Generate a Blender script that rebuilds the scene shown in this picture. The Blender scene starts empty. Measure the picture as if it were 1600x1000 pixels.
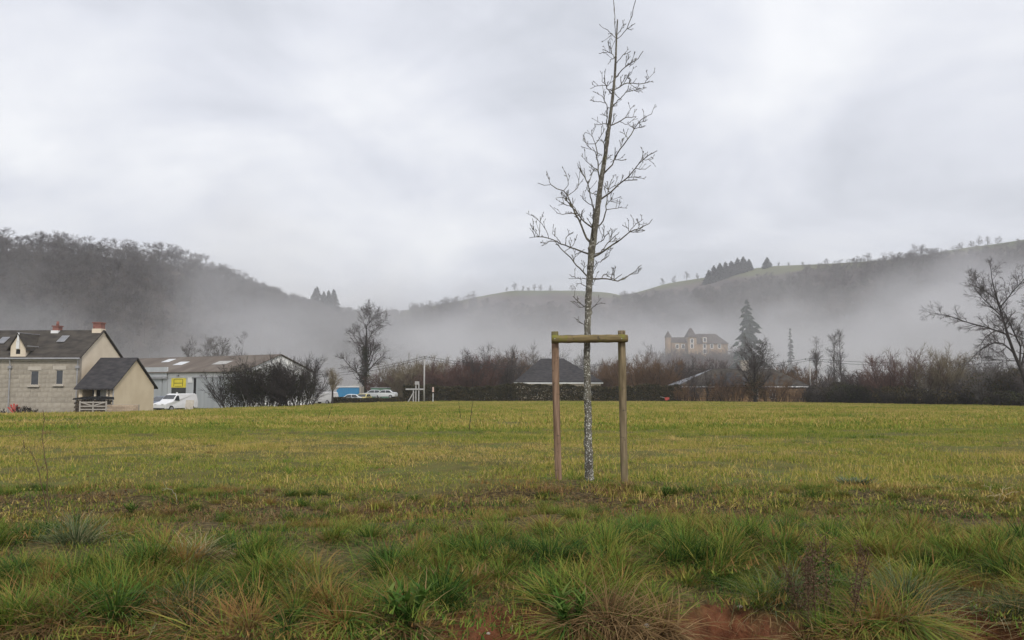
import bpy, math, random
import numpy as np
from mathutils import Vector

# ------------------------------------------------------------------ camera, sky, sun, exposure
sc = bpy.context.scene
R = math.radians
F = 1256.0                      # focal length in pixels of the 1600 px wide photograph
CAM_Z = 1.7
TH = math.atan(100 / F)         # the camera looks slightly up: the horizon is 100 px under the centre
cam = bpy.data.cameras.new('camera')
cam.sensor_width = 36
cam.lens = 36 * F / 1600
cam.clip_start = 0.05
cam.clip_end = 6000
cam_o = bpy.data.objects.new('camera', cam)
sc.collection.objects.link(cam_o)
cam_o.location = (0, 0, CAM_Z)
cam_o.rotation_euler = (math.pi / 2 + TH, 0, 0)
sc.camera = cam_o

SUN_EL, SUN_AZ = 42, 155        # a hidden winter sun, high behind the cloud and behind the camera
w = bpy.data.worlds.new('World')
sc.world = w
w.use_nodes = True
nt = w.node_tree
nt.nodes.clear()
N = nt.nodes.new
L_ = nt.links.new
out = N('ShaderNodeOutputWorld')
bg_sky = N('ShaderNodeBackground'); bg_sky.inputs[1].default_value = 0.09
bg_cl = N('ShaderNodeBackground'); bg_cl.inputs[1].default_value = 0.83
sky = N('ShaderNodeTexSky'); sky.sky_type = 'NISHITA'; sky.sun_disc = False
sky.sun_elevation = R(SUN_EL); sky.sun_rotation = R(SUN_AZ)
L_(sky.outputs[0], bg_sky.inputs[0])
tc = N('ShaderNodeTexCoord')
sep = N('ShaderNodeSeparateXYZ'); L_(tc.outputs['Generated'], sep.inputs[0])
def wm(op, a, b=None, clamp=False):
    n = N('ShaderNodeMath'); n.operation = op; n.use_clamp = clamp
    for i, v in enumerate((a, b)):
        if v is None: continue
        if isinstance(v, (int, float)): n.inputs[i].default_value = v
        else: L_(v, n.inputs[i])
    return n.outputs[0]
zz = wm('ADD', wm('MAXIMUM', sep.outputs[2], 0.0), 0.30)       # the cloud deck is a flat layer overhead
cx = wm('DIVIDE', sep.outputs[0], zz); cy = wm('DIVIDE', sep.outputs[1], zz)
cmb = N('ShaderNodeCombineXYZ'); L_(cx, cmb.inputs[0]); L_(cy, cmb.inputs[1])
def wnoise(scale, detail, rough, dist, off, sx=1.0, sy=1.0, rz=0.0):
    mp = N('ShaderNodeMapping'); L_(cmb.outputs[0], mp.inputs[0])
    mp.inputs['Location'].default_value = off; mp.inputs['Scale'].default_value = (sx, sy, 1)
    mp.inputs['Rotation'].default_value = (0, 0, rz)
    n = N('ShaderNodeTexNoise'); L_(mp.outputs[0], n.inputs['Vector'])
    n.inputs['Scale'].default_value = scale; n.inputs['Detail'].default_value = detail
    n.inputs['Roughness'].default_value = rough; n.inputs['Distortion'].default_value = dist
    return n.outputs['Fac']
n1 = wnoise(0.85, 6, 0.52, 0.5, (3.1, 1.7, 0), 1.0, 1.0, 0.25)
n2 = wnoise(2.4, 7, 0.58, 0.4, (7.2, 4.4, 0), 0.9, 1.0, 0.3)
nn = wm('ADD', wm('MULTIPLY', n1, 0.58), wm('MULTIPLY', n2, 0.42))
rp = N('ShaderNodeValToRGB'); L_(nn, rp.inputs[0])
e = rp.color_ramp.elements
e[0].position = 0.38; e[0].color = (0.58, 0.605, 0.665, 1)
e[1].position = 0.60; e[1].color = (0.93, 0.94, 0.965, 1)
m_ = e.new(0.48); m_.color = (0.74, 0.76, 0.825, 1)
L_(rp.outputs[0], bg_cl.inputs[0])
mix = N('ShaderNodeMixShader'); mix.inputs[0].default_value = 0.93   # nearly closed overcast, a little blue through it
L_(bg_sky.outputs[0], mix.inputs[1]); L_(bg_cl.outputs[0], mix.inputs[2]); L_(mix.outputs[0], out.inputs[0])

sun = bpy.data.lights.new('sun', 'SUN')
sun.energy = 1.5; sun.angle = R(12); sun.color = (1.0, 0.95, 0.88)
sun_o = bpy.data.objects.new('sun', sun); sc.collection.objects.link(sun_o)
_a = R(SUN_AZ)
_d = Vector((math.sin(_a) * math.cos(R(SUN_EL)), math.cos(_a) * math.cos(R(SUN_EL)), math.sin(R(SUN_EL))))
sun_o.rotation_euler = _d.to_track_quat('Z', 'Y').to_euler()
vs = sc.view_settings
vs.view_transform = 'Standard'; vs.look = 'None'; vs.gamma = 1.0; vs.exposure = 0.5; vs.use_curve_mapping = False
cy_ = sc.cycles
cy_.max_bounces = 5; cy_.diffuse_bounces = 2; cy_.volume_bounces = 2; cy_.transparent_max_bounces = 8
cy_.volume_step_rate = 1.0; cy_.volume_max_steps = 96; cy_.use_denoising = True
HAZE, FOG = 0.00038, 0.0112
FOG_SEED = (4.1, 8.8, 5)
FOG_TOP, FOG_WAVE = 37.0, 165.0
FOG_LUMPS = [(-130, 300, 100, 90, 11), (-120, 430, 40, 70, -22), (190, 520, 130, 150, 8), (330, 480, 110, 130, 27), (40, 640, 90, 120, -8), (-140, 580, 60, 80, -20)]

# ------------------------------------------------------------------ helpers
C = sc.collection.objects
def at(px, py, Y):
    "the point at depth Y on the line of sight through pixel (px, py) of the photograph"
    u = (px - 800) / F; v = (500 - py) / F
    y = math.cos(TH) - math.sin(TH) * v
    t = Y / y
    return Vector((u * t, Y, CAM_Z + (math.sin(TH) + math.cos(TH) * v) * t))
def xat(px, Y): return (px - 800) / F * Y / math.cos(TH)
def sst(a): a = np.clip(a, 0, 1); return a * a * (3 - 2 * a)
_G = np.random.default_rng(5).uniform(-10, 10, (14, 4))
def wav(x, y, s):                 # cheap smooth pseudo noise, -1..1
    v = 0
    for i in range(7):
        a = _G[i]
        v = v + np.sin((a[0] * x + a[1] * y) * s * 0.25 + a[2] * 3)
    return v / 4.0
SOIL_GAPS = ((-0.10, .32, .22), (1.02, .36, .26), (2.24, .38, .20), (-1.75, .12, .12))
def in_gap(x):
    g_ = np.zeros_like(x)
    for x0, a, s in SOIL_GAPS: g_ = np.maximum(g_, np.exp(-((x - x0) / s) ** 2) * a / .3)
    return g_
def crest(x):
    c = 3.72 + 0.05 * np.sin(3.1 * x + 1) + 0.04 * np.sin(7.3 * x)
    for x0, a, s in SOIL_GAPS:
        c = c + a * np.exp(-((x - x0) / s) ** 2)
    return c
CHX, CHY = float(xat(1085, 350)), 355.0
def ground(x, y):
    x = np.asarray(x, float); y = np.asarray(y, float)
    z = 0.65 - 0.0138 * np.maximum(y - 8.5, 0)
    z = z - 0.62 * sst((-x - 10) / 30) * sst((y - 25) / 40) - 0.30 * sst((x - 20) / 40) * sst((y - 30) / 40)
    near = sst((40 - y) / 25)
    z = z + near * (0.035 * wav(x, y, 1.1) + 0.02 * wav(x + 9, y - 4, 3.1))
    z = z + 0.035 * wav(x, y * 1.3, .25) * sst((y - 12) / 15) * sst((150 - y) / 30)
    z = z + 0.07 * np.exp(-((y - 4.9 - 0.12 * np.sin(x)) / .5) ** 2) - 0.07 * np.exp(-((y - 6.9 - .25 * np.sin(.7 * x + 1)) / .55) ** 2)
    z = z + 0.05 * np.exp(-(((x - .82) / .9) ** 2 + ((y - 8.5) / .5) ** 2))
    z = z - 4.3 * sst((y - 165) / 60)
    z = z + 15 * np.exp(-(((x - CHX) / 45) ** 2 + ((y - CHY) / 60) ** 2))
    c = crest(x)
    fz = 0.62 - (c - y) * 1.5 + 0.02 * wav(x * 3, y * 3, 3)
    z = np.where(y < c, np.maximum(fz, 0.02), z)
    z = np.where((y >= c) & (y < c + .25), z - .04 * (1 - (y - c) / .25), z)
    return z
def gz(x, y): return float(ground(x, y))

def mesh_np(name, V, Q=None, T=None, smooth=False):
    me = bpy.data.meshes.new(name)
    V = np.asarray(V, np.float32)
    Q = np.zeros((0, 4), np.int32) if Q is None else np.asarray(Q, np.int32)
    T = np.zeros((0, 3), np.int32) if T is None else np.asarray(T, np.int32)
    me.vertices.add(len(V)); me.vertices.foreach_set('co', V.ravel())
    loops = np.concatenate([Q.ravel(), T.ravel()])
    me.loops.add(len(loops)); me.loops.foreach_set('vertex_index', loops)
    nf = len(Q) + len(T)
    me.polygons.add(nf)
    st = np.concatenate([np.arange(len(Q)) * 4, len(Q) * 4 + np.arange(len(T)) * 3]).astype(np.int32)
    me.polygons.foreach_set('loop_start', st)
    if smooth: me.polygons.foreach_set('use_smooth', np.ones(nf, bool))
    me.update(calc_edges=True); me.validate()
    return me
def fattr(me, name, arr):
    a = me.attributes.new(name, 'FLOAT', 'POINT'); a.data.foreach_set('value', np.asarray(arr, np.float32))
def link(o, parent=None):
    C.link(o)
    if parent is not None: o.parent = parent
    return o
def ob(name, me, mat=None, parent=None, loc=None, rot=None, scl=None):
    o = bpy.data.objects.new(name, me)
    if mat is not None and len(me.materials) == 0: me.materials.append(mat)
    if loc is not None: o.location = loc
    if rot is not None: o.rotation_euler = rot
    if scl is not None: o.scale = scl
    return link(o, parent)
def tag(o, label, cat, group=None):
    o['label'] = label; o['category'] = cat
    if group: o['group'] = group
    return o
def structure(o): o['kind'] = 'structure'; return o
def stuff(o, label=None, cat=None):
    o['kind'] = 'stuff'
    if label: o['label'] = label
    if cat: o['category'] = cat
    return o
def empty(name, loc, rz=0, label=None, cat=None, group=None):
    o = bpy.data.objects.new(name, None); o.location = loc; o.rotation_euler = (0, 0, rz); o.empty_display_size = .3
    C.link(o)
    if label: tag(o, label, cat, group)
    return o

class MB:
    "collects simple solids into one mesh"
    def __init__(s): s.v = []; s.f = []
    def add(s, vs_, fs):
        b = len(s.v); s.v += [tuple(p) for p in vs_]; s.f += [tuple(b + i for i in f) for f in fs]; return s
    def box(s, x0, x1, y0, y1, z0, z1):
        return s.add([(x0,y0,z0),(x1,y0,z0),(x1,y1,z0),(x0,y1,z0),(x0,y0,z1),(x1,y0,z1),(x1,y1,z1),(x0,y1,z1)],
                     [(0,3,2,1),(4,5,6,7),(0,1,5,4),(1,2,6,5),(2,3,7,6),(3,0,4,7)])
    def prism(s, pts, d):            # polygon pts extruded along vector d
        n = len(pts); d = Vector(d)
        a = [Vector(p) for p in pts]
        return s.add(a + [p + d for p in a], [tuple(range(n))[::-1], tuple(range(n, 2 * n))] + [(i, (i+1) % n, n + (i+1) % n, n + i) for i in range(n)])
    def cyl(s, p, q, r, r2=None, k=10):
        p, q = Vector(p), Vector(q); r2 = r if r2 is None else r2
        t = (q - p).normalized(); a = t.orthogonal().normalized(); b = t.cross(a)
        ring = lambda c, rr: [c + (a * math.cos(2*math.pi*i/k) + b * math.sin(2*math.pi*i/k)) * rr for i in range(k)]
        return s.add(ring(p, r) + ring(q, r2), [tuple(range(k))[::-1], tuple(range(k, 2*k))] + [(i, (i+1) % k, k + (i+1) % k, k + i) for i in range(k)])
    def build(s, name, mat, parent=None, bevel=0, smooth=False, **kw):
        me = bpy.data.meshes.new(name); me.from_pydata(s.v, [], s.f); me.update()
        if smooth:
            for p in me.polygons: p.use_smooth = True
        o = ob(name, me, mat, parent, **kw)
        if bevel:
            m = o.modifiers.new('bevel', 'BEVEL'); m.width = bevel; m.segments = 2; m.limit_method = 'ANGLE'
        return o
_unit = None
def unit_box(name, mat, parent, x0, x1, y0, y1, z0, z1, key=[{}]):
    "a box that shares its mesh data with alike pieces"
    k = (name, mat.name)
    if k not in key[0]:
        me = bpy.data.meshes.new(name); b = MB().box(-.5, .5, -.5, .5, -.5, .5); me.from_pydata(b.v, [], b.f); me.materials.append(mat); key[0][k] = me
    return ob(name, key[0][k], None, parent, ((x0+x1)/2, (y0+y1)/2, (z0+z1)/2), None, (x1-x0, y1-y0, z1-z0))

# ---- materials
def nodes(name):
    m = bpy.data.materials.new(name); m.use_nodes = True; t = m.node_tree
    return m, t, t.nodes, t.links.new, t.nodes['Principled BSDF']
def mat(name, c1, c2=None, scale=4, rough=.8, bump=0, detail=6, stretch=None, metal=0, c3=None, bscale=None, coord='Object', lo=.35, hi=.65, spec=.3, rand=0):
    m, t, n, l, b = nodes(name)
    b.inputs['Roughness'].default_value = rough; b.inputs['Metallic'].default_value = metal
    b.inputs['Specular IOR Level'].default_value = spec
    tcn = n.new('ShaderNodeTexCoord'); src = tcn.outputs[coord]
    if stretch:
        mp = n.new('ShaderNodeMapping'); mp.inputs['Scale'].default_value = stretch; l(src, mp.inputs[0]); src = mp.outputs[0]
    c2 = c2 or tuple(x * .8 for x in c1)
    nz = n.new('ShaderNodeTexNoise'); nz.inputs['Scale'].default_value = scale; nz.inputs['Detail'].default_value = detail; l(src, nz.inputs['Vector'])
    r = n.new('ShaderNodeValToRGB'); l(nz.outputs['Fac'], r.inputs[0])
    r.color_ramp.elements[0].position = lo; r.color_ramp.elements[0].color = (*c1, 1)
    r.color_ramp.elements[1].position = hi; r.color_ramp.elements[1].color = (*c2, 1)
    if c3: r.color_ramp.elements.new((lo + hi) / 2).color = (*c3, 1)
    col = r.outputs[0]
    if rand:
        oi = n.new('ShaderNodeObjectInfo'); hs = n.new('ShaderNodeHueSaturation'); mr = n.new('ShaderNodeMapRange')
        mr.inputs[3].default_value = 1 - rand; mr.inputs[4].default_value = 1 + rand
        l(oi.outputs['Random'], mr.inputs[0]); l(mr.outputs[0], hs.inputs['Value']); l(col, hs.inputs['Color']); col = hs.outputs[0]
    l(col, b.inputs['Base Color'])
    if bump:
        bn = n.new('ShaderNodeTexNoise'); bn.inputs['Scale'].default_value = bscale or scale * 4; bn.inputs['Detail'].default_value = 5; l(src, bn.inputs['Vector'])
        bp = n.new('ShaderNodeBump'); bp.inputs['Strength'].default_value = bump; bp.inputs['Distance'].default_value = .02
        l(bn.outputs['Fac'], bp.inputs['Height']); l(bp.outputs[0], b.inputs['Normal'])
    return m
def leafmat(name, stops, world_scale=0, w_amt=.35, rand=.25, trans=.25, patches=None):
    "blades and leaves: colour from the blade's own tint, the plant and slow drifts of colour across the land"
    m, t, n, l, b = nodes(name)
    a = n.new('ShaderNodeAttribute'); a.attribute_name = 'tint'
    oi = n.new('ShaderNodeObjectInfo')
    fac = a.outputs['Fac']
    def mm(op, x, y):
        k = n.new('ShaderNodeMath'); k.operation = op
        for i, v in enumerate((x, y)):
            if isinstance(v, (int, float)): k.inputs[i].default_value = v
            else: l(v, k.inputs[i])
        return k.outputs[0]
    rnd = mm('MULTIPLY', mm('SUBTRACT', oi.outputs['Random'], .5), rand)
    fac = mm('ADD', fac, rnd)
    if world_scale:
        g = n.new('ShaderNodeNewGeometry'); mp = n.new('ShaderNodeMapping'); mp.inputs['Scale'].default_value = (world_scale * .6, world_scale, world_scale)
        l(g.outputs['Position'], mp.inputs[0])
        nz = n.new('ShaderNodeTexNoise'); nz.inputs['Scale'].default_value = 1; nz.inputs['Detail'].default_value = 5; nz.inputs['Roughness'].default_value = .6
        l(mp.outputs[0], nz.inputs['Vector'])
        fac = mm('ADD', fac, mm('MULTIPLY', mm('SUBTRACT', nz.outputs['Fac'], .5), w_amt * 2))
        mp2 = n.new('ShaderNodeMapping'); mp2.inputs['Scale'].default_value = (world_scale * .13, world_scale * .30, world_scale); mp2.inputs['Location'].default_value = (4, 9, 0); l(g.outputs['Position'], mp2.inputs[0])
        nz2 = n.new('ShaderNodeTexNoise'); nz2.inputs['Scale'].default_value = 1; nz2.inputs['Detail'].default_value = 4; l(mp2.outputs[0], nz2.inputs['Vector'])
        fac = mm('ADD', fac, mm('MULTIPLY', mm('SUBTRACT', nz2.outputs['Fac'], .5), w_amt * 1.6))
    r = n.new('ShaderNodeValToRGB'); l(fac, r.inputs[0])
    el = r.color_ramp.elements
    el[0].position, el[0].color = stops[0][0], (*stops[0][1], 1)
    el[1].position, el[1].color = stops[-1][0], (*stops[-1][1], 1)
    for p, c in stops[1:-1]: el.new(p).color = (*c, 1)
    l(r.outputs[0], b.inputs['Base Color']); b.inputs['Roughness'].default_value = .7; b.inputs['Specular IOR Level'].default_value = .08
    if trans:
        tr = n.new('ShaderNodeBsdfTranslucent'); l(r.outputs[0], tr.inputs[0])
        ms = n.new('ShaderNodeMixShader'); ms.inputs[0].default_value = trans
        l(b.outputs[0], ms.inputs[1]); l(tr.outputs[0], ms.inputs[2]); l(ms.outputs[0], n['Material Output'].inputs[0])
    return m

M = {}
M['twig'] = mat('twig bark', (.055,.045,.042), (.085,.07,.065), 3, .9, rand=.2)
M['twig_dark'] = mat('dark twig', (.022,.018,.016), (.045,.036,.032), 3, .9, rand=.2)
M['twig_red'] = mat('red brown twig', (.082,.043,.036), (.12,.068,.054), 2, .9, rand=.15)
M['twig_rust'] = mat('rust twig', (.105,.06,.034), (.15,.09,.05), 2, .9, rand=.15)
M['twig_tan'] = mat('tan twig', (.16,.125,.08), (.22,.18,.11), 2, .9, rand=.15)
M['twig_grey'] = mat('grey twig', (.10,.09,.085), (.16,.145,.135), 2, .9, rand=.15)
M['slate'] = mat('slate roof', (.032,.031,.034), (.062,.058,.058), 1.6, .85, .3, bscale=7, stretch=(1,1,3), spec=.12)
M['slate_old'] = mat('lichen slate roof', (.042,.037,.034), (.078,.069,.058), 1.2, .85, .3, bscale=6, stretch=(1,1,3), spec=.12)
M['slate_pale'] = mat('lit pale slate', (.16,.165,.18), (.22,.225,.24), 1.3, .45, .2, bscale=7)  # paler copy for hip ends: the light on them is put into the colour
M['cream'] = mat('cream render', (.63,.54,.42), (.70,.61,.48), .8, .9, .15, bscale=20)
M['cream2'] = mat('ochre cream render', (.56,.46,.32), (.63,.53,.38), .7, .9, .15, bscale=20)
M['stone'] = mat('pale dressed stone', (.31,.275,.225), (.40,.36,.30), 1.8, .9, .4, bscale=14, rand=.10)
M['mortar'] = mat('mortar', (.30,.265,.22), (.36,.325,.275), 3, .95, .3)
M['rubble'] = mat('rust rubble stone', (.20,.115,.06), (.36,.25,.14), 3.0, .95, .6, c3=(.27,.165,.085), bscale=8, rand=.25)
M['brick'] = mat('red brick', (.20,.085,.07), (.27,.13,.105), 5, .9, .3)
M['white_paint'] = mat('white paint', (.72,.72,.71), (.80,.80,.79), 2, .5)
M['grey_paint'] = mat('pale grey cladding', (.44,.46,.47), (.52,.54,.55), .8, .6, stretch=(1,1,.3))
M['door_grey'] = mat('grey steel door', (.36,.38,.39), (.42,.44,.45), 1, .5, stretch=(1,1,.2))
M['dark'] = mat('dark interior', (.012,.012,.013), (.02,.02,.02), 2, .9)
M['glass'] = mat('window glass', (.03,.034,.04), (.05,.055,.06), 1.5, .08, spec=.6)
M['zinc'] = mat('zinc', (.30,.30,.31), (.38,.38,.39), 3, .45, metal=.3)
M['fibro'] = mat('mossy fibre cement roof', (.105,.085,.07), (.165,.14,.115), .5, .9, .3, c3=(.13,.105,.085), bscale=5, stretch=(1,.5,.5))
M['rooflight'] = mat('plastic rooflight', (.55,.57,.58), (.62,.63,.64), 2, .4)
M['grey_wood'] = mat('weathered timber', (.30,.27,.24), (.42,.39,.35), 3, .9, .3, stretch=(1,1,8))
M['yellow'] = mat('yellow sign', (.72,.60,.04), (.78,.66,.06), 2, .5)
M['black'] = mat('black paint', (.02,.02,.02), (.03,.03,.03), 2, .6)
M['rubber'] = mat('tyre rubber', (.018,.018,.019), (.025,.025,.026), 8, .85)
M['chrome'] = mat('lamp glass', (.6,.6,.6), (.7,.7,.7), 4, .2)
M['concrete'] = mat('concrete', (.34,.335,.32), (.43,.42,.40), 3, .9, .2)
M['wire'] = mat('cable', (.03,.03,.03), (.04,.04,.04), 2, .7)

# ---- batches of tubes (branches, twigs, stems) and blades
def tubes(P, Rr, k):
    "P (n,m,3) centre lines, Rr (n,m) radii -> vertices, quads"
    n, m, _ = P.shape
    t = P[:, -1] - P[:, 0]; t = t / (np.linalg.norm(t, axis=1, keepdims=True) + 1e-9)
    ref = np.where(np.abs(t[:, 2:3]) > .9, np.array([[1., 0, 0]]), np.array([[0, 0, 1.]]))
    a = np.cross(t, ref); a /= np.linalg.norm(a, axis=1, keepdims=True) + 1e-9
    b = np.cross(t, a)
    th = np.arange(k) * 2 * np.pi / k
    off = a[:, None, None, :] * np.cos(th)[None, None, :, None] + b[:, None, None, :] * np.sin(th)[None, None, :, None]
    V = P[:, :, None, :] + off * Rr[:, :, None, None]
    base = (np.arange(n) * m * k)[:, None, None]
    j = np.arange(m - 1)[None, :, None]; i = np.arange(k)[None, None, :]; i2 = (i + 1) % k
    Q = np.stack([base + j * k + i, base + j * k + i2, base + (j + 1) * k + i2, base + (j + 1) * k + i], -1).reshape(-1, 4)
    return V.reshape(-1, 3), Q
def joinVQ(parts):
    Vs, Qs, o = [], [], 0
    for V, Q in parts:
        Vs.append(V); Qs.append(Q + o); o += len(V)
    return np.concatenate(Vs), np.concatenate(Qs)
def norm(a): return a / (np.linalg.norm(a, axis=-1, keepdims=True) + 1e-9)
def sprout(rng, P, Rr, per, tmin, ang, ln, up=.0, curve=.0, m=4, wob=.1, rr=.6, rmin=.004, taper=.4, tmax=1.0, shrink=.5):
    "side branches on every branch of a batch"
    n, mm, _ = P.shape
    per_i = np.repeat(np.arange(n), per)
    t = rng.uniform(tmin, tmax, n * per)
    f = t * (mm - 1); i = np.minimum(f.astype(int), mm - 2); u = (f - i)[:, None]
    pos = P[per_i, i] * (1 - u) + P[per_i, i + 1] * u
    tan = norm(P[per_i, i + 1] - P[per_i, i])
    r0 = Rr[per_i, i] * (1 - u[:, 0]) + Rr[per_i, i + 1] * u[:, 0]
    q = rng.normal(size=(n * per, 3)); q -= tan * (q * tan).sum(1, keepdims=True); q = norm(q)
    a = rng.uniform(ang[0], ang[1], n * per)[:, None] * math.pi / 180
    d = norm(np.cos(a) * tan + np.sin(a) * q + np.array([0, 0, up]))
    Ls = rng.uniform(ln[0], ln[1], n * per) * (1 - shrink * t)
    pts = [pos]; cur = pos
    for j in range(1, m):
        d = norm(d + np.array([0, 0, curve]) + rng.normal(size=d.shape) * wob)
        cur = cur + d * (Ls / (m - 1))[:, None]; pts.append(cur)
    P2 = np.stack(pts, 1)
    r0 = np.maximum(r0 * rr, rmin)
    R2 = r0[:, None] * np.linspace(1, taper, m)[None]
    return P2, R2
def resample(pts, m):
    p = np.array(pts, float); s = np.concatenate([[0], np.cumsum(np.linalg.norm(np.diff(p, axis=0), axis=1))])
    t = np.linspace(0, s[-1], m)
    return np.stack([np.interp(t, s, p[:, i]) for i in range(3)], 1)

def bare_tree(seed, h, r0, trunk_frac=.25, limbs=12, ang=(30, 60), limb=.42, sub=7, twigs=6, rtw=.012, up=.15, lean=(0, 0), fine=0):
    "bare deciduous tree: trunk arrays and crown arrays"
    rng = np.random.default_rng(seed)
    m = 9; zs = np.linspace(0, h * .86, m)
    tr = np.stack([lean[0] * (zs / h) ** 1.5 + np.cumsum(rng.normal(0, .012 * h / 3, m)), lean[1] * (zs / h) ** 1.5 + np.cumsum(rng.normal(0, .012 * h / 3, m)), zs], 1)
    tr[0, :2] = 0
    P0 = tr[None]; R0 = (r0 * np.linspace(1, .16, m) ** .9)[None]; R0[0, 0] *= 1.35
    P1, R1 = sprout(rng, P0, R0, limbs, trunk_frac, ang, (limb * h * .8, limb * h * 1.25), up, .06, 6, .12, .55, .02, .3)
    P2, R2 = sprout(rng, P1, R1, sub, .2, (25, 60), (limb * h * .32, limb * h * .62), .12, .05, 4, .14, .6, .012, .4)
    P3, R3 = sprout(rng, P2, R2, twigs, .15, (20, 60), (limb * h * .12, limb * h * .30), .1, .05, 3, .15, .6, rtw, .4)
    parts = [tubes(P1, R1, 5), tubes(P2, R2, 3), tubes(P3, R3, 3)]
    if fine:
        P4, R4 = sprout(rng, P3, R3, fine, .1, (20, 60), (limb * h * .06, limb * h * .14), .1, .0, 2, .1, .7, rtw * .8, .5)
        parts.append(tubes(P4, R4, 3))
    return tubes(P0, R0, 9), joinVQ(parts)
def shrub(seed, w_, h, stems=26, sub=8, twigs=7, rtw=.010, up=.25, base_r=.03, depth=None, fine=0, hvar=.25):
    rng = np.random.default_rng(seed)
    depth = depth or w_ * .7
    n = stems
    bx = rng.uniform(-.36, .36, n) * w_; by = rng.uniform(-.36, .36, n) * depth
    d = norm(np.stack([bx / w_ * 1.3 + rng.normal(0, .15, n), by / depth * 1.1 + rng.normal(0, .15, n), np.ones(n)], 1))
    Ls = h * rng.uniform(1 - 2 * hvar, 1.0, n) * .85
    pts = [np.stack([bx, by, np.full(n, -.1)], 1)]
    for j in range(1, 6):
        d = norm(d + rng.normal(0, .09, d.shape) + np.array([0, 0, .02])); pts.append(pts[-1] + d * (Ls / 5)[:, None])
    P0 = np.stack(pts, 1); R0 = np.full(n, base_r)[:, None] * np.linspace(1, .3, 6)[None] * rng.uniform(.6, 1.4, n)[:, None]
    P1, R1 = sprout(rng, P0, R0, sub, .12, (20, 60), (h * .2, h * .48), up, .05, 4, .14, .6, .010, .4)
    P2, R2 = sprout(rng, P1, R1, twigs, .1, (20, 60), (h * .07, h * .20), .15, .03, 2, .1, .6, rtw, .4)
    parts = [tubes(P1, R1, 3), tubes(P2, R2, 3)]
    if fine:
        P3, R3 = sprout(rng, P2, R2, fine, .1, (20, 60), (h * .04, h * .10), .1, 0, 2, .1, .7, rtw * .8, .4)
        parts.append(tubes(P3, R3, 3))
    return tubes(P0, R0, 4), joinVQ(parts)
def leaves(rng, pos, size, tint=None):
    "small leaf quads with random facing at pos (n,3)"
    n = len(pos)
    a = norm(rng.normal(size=(n, 3))); b = norm(np.cross(a, rng.normal(size=(n, 3))))
    s = size * rng.uniform(.6, 1.4, n)[:, None]
    V = np.stack([pos - a * s, pos + b * s * .45, pos + a * s, pos - b * s * .45], 1).reshape(-1, 3)
    Q = np.arange(n * 4).reshape(-1, 4)
    tt = np.repeat(rng.uniform(0, 1, n) if tint is None else tint, 4)
    return V, Q, tt
def plant(name, loc, tr, cr, mt, mc, label, cat='tree', rz=0, scl=1, group=None, leafy=None, tn='trunk', cn='crown'):
    o = empty(name, loc, rz, label, cat, group); o.scale = (scl,) * 3
    ob(tn, mesh_np(tn, *tr), mt, o)
    ob(cn, mesh_np(cn, *cr), mc, o)
    return o
def conifer(seed, h, w_, whorls=22, per=9, sprigs=5, droop=.25, bare=.06, fpow=.8, var=(.55, 1.15)):
    rng = np.random.default_rng(seed)
    zs = np.linspace(0, h, 6)
    tr = tubes(np.stack([np.zeros(6), np.zeros(6), zs], 1)[None], (np.linspace(1, .1, 6) * h * .014)[None], 6)
    Vs, Ts = [], []
    n = whorls * per
    z = np.repeat(np.linspace(bare, .985, whorls), per) * h + rng.normal(0, .012 * h, n)
    f = 1 - z / h
    Lb = np.maximum(w_ * .5 * (f ** fpow) * rng.uniform(var[0], var[1], n), .03 * w_)
    az = rng.uniform(0, 2 * np.pi, n)
    d = np.stack([np.cos(az), np.sin(az), np.zeros(n)], 1)
    t = rng.uniform(.12, 1, (n, sprigs))
    base = np.stack([np.zeros(n), np.zeros(n), z], 1)
    p = base[:, None] + d[:, None] * (t * Lb[:, None])[..., None]
    p[..., 2] -= droop * (t ** 1.6) * Lb[:, None] - .06 * Lb[:, None] * t
    p = p.reshape(-1, 3); dd = np.repeat(d, sprigs, 0); LL = np.repeat(Lb, sprigs)
    k = len(p)
    side = np.stack([-dd[:, 1], dd[:, 0], np.zeros(k)], 1)
    dirn = norm(dd * .7 + side * rng.normal(0, .7, (k, 1)) + np.array([0, 0, -.15]) + rng.normal(0, .15, (k, 3)))
    s = (LL * rng.uniform(.22, .42, k) + .015 * h)[:, None]
    wd = norm(np.cross(dirn, rng.normal(size=(k, 3))))
    V = np.stack([p - dirn * s * .35 , p + wd * s * .42, p + dirn * s, p - wd * s * .42], 1).reshape(-1, 3)
    V[2::4, 2] -= (s[:, 0] * .25)
    Q = np.arange(k * 4).reshape(-1, 4)
    return tr, (V, Q)
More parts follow.
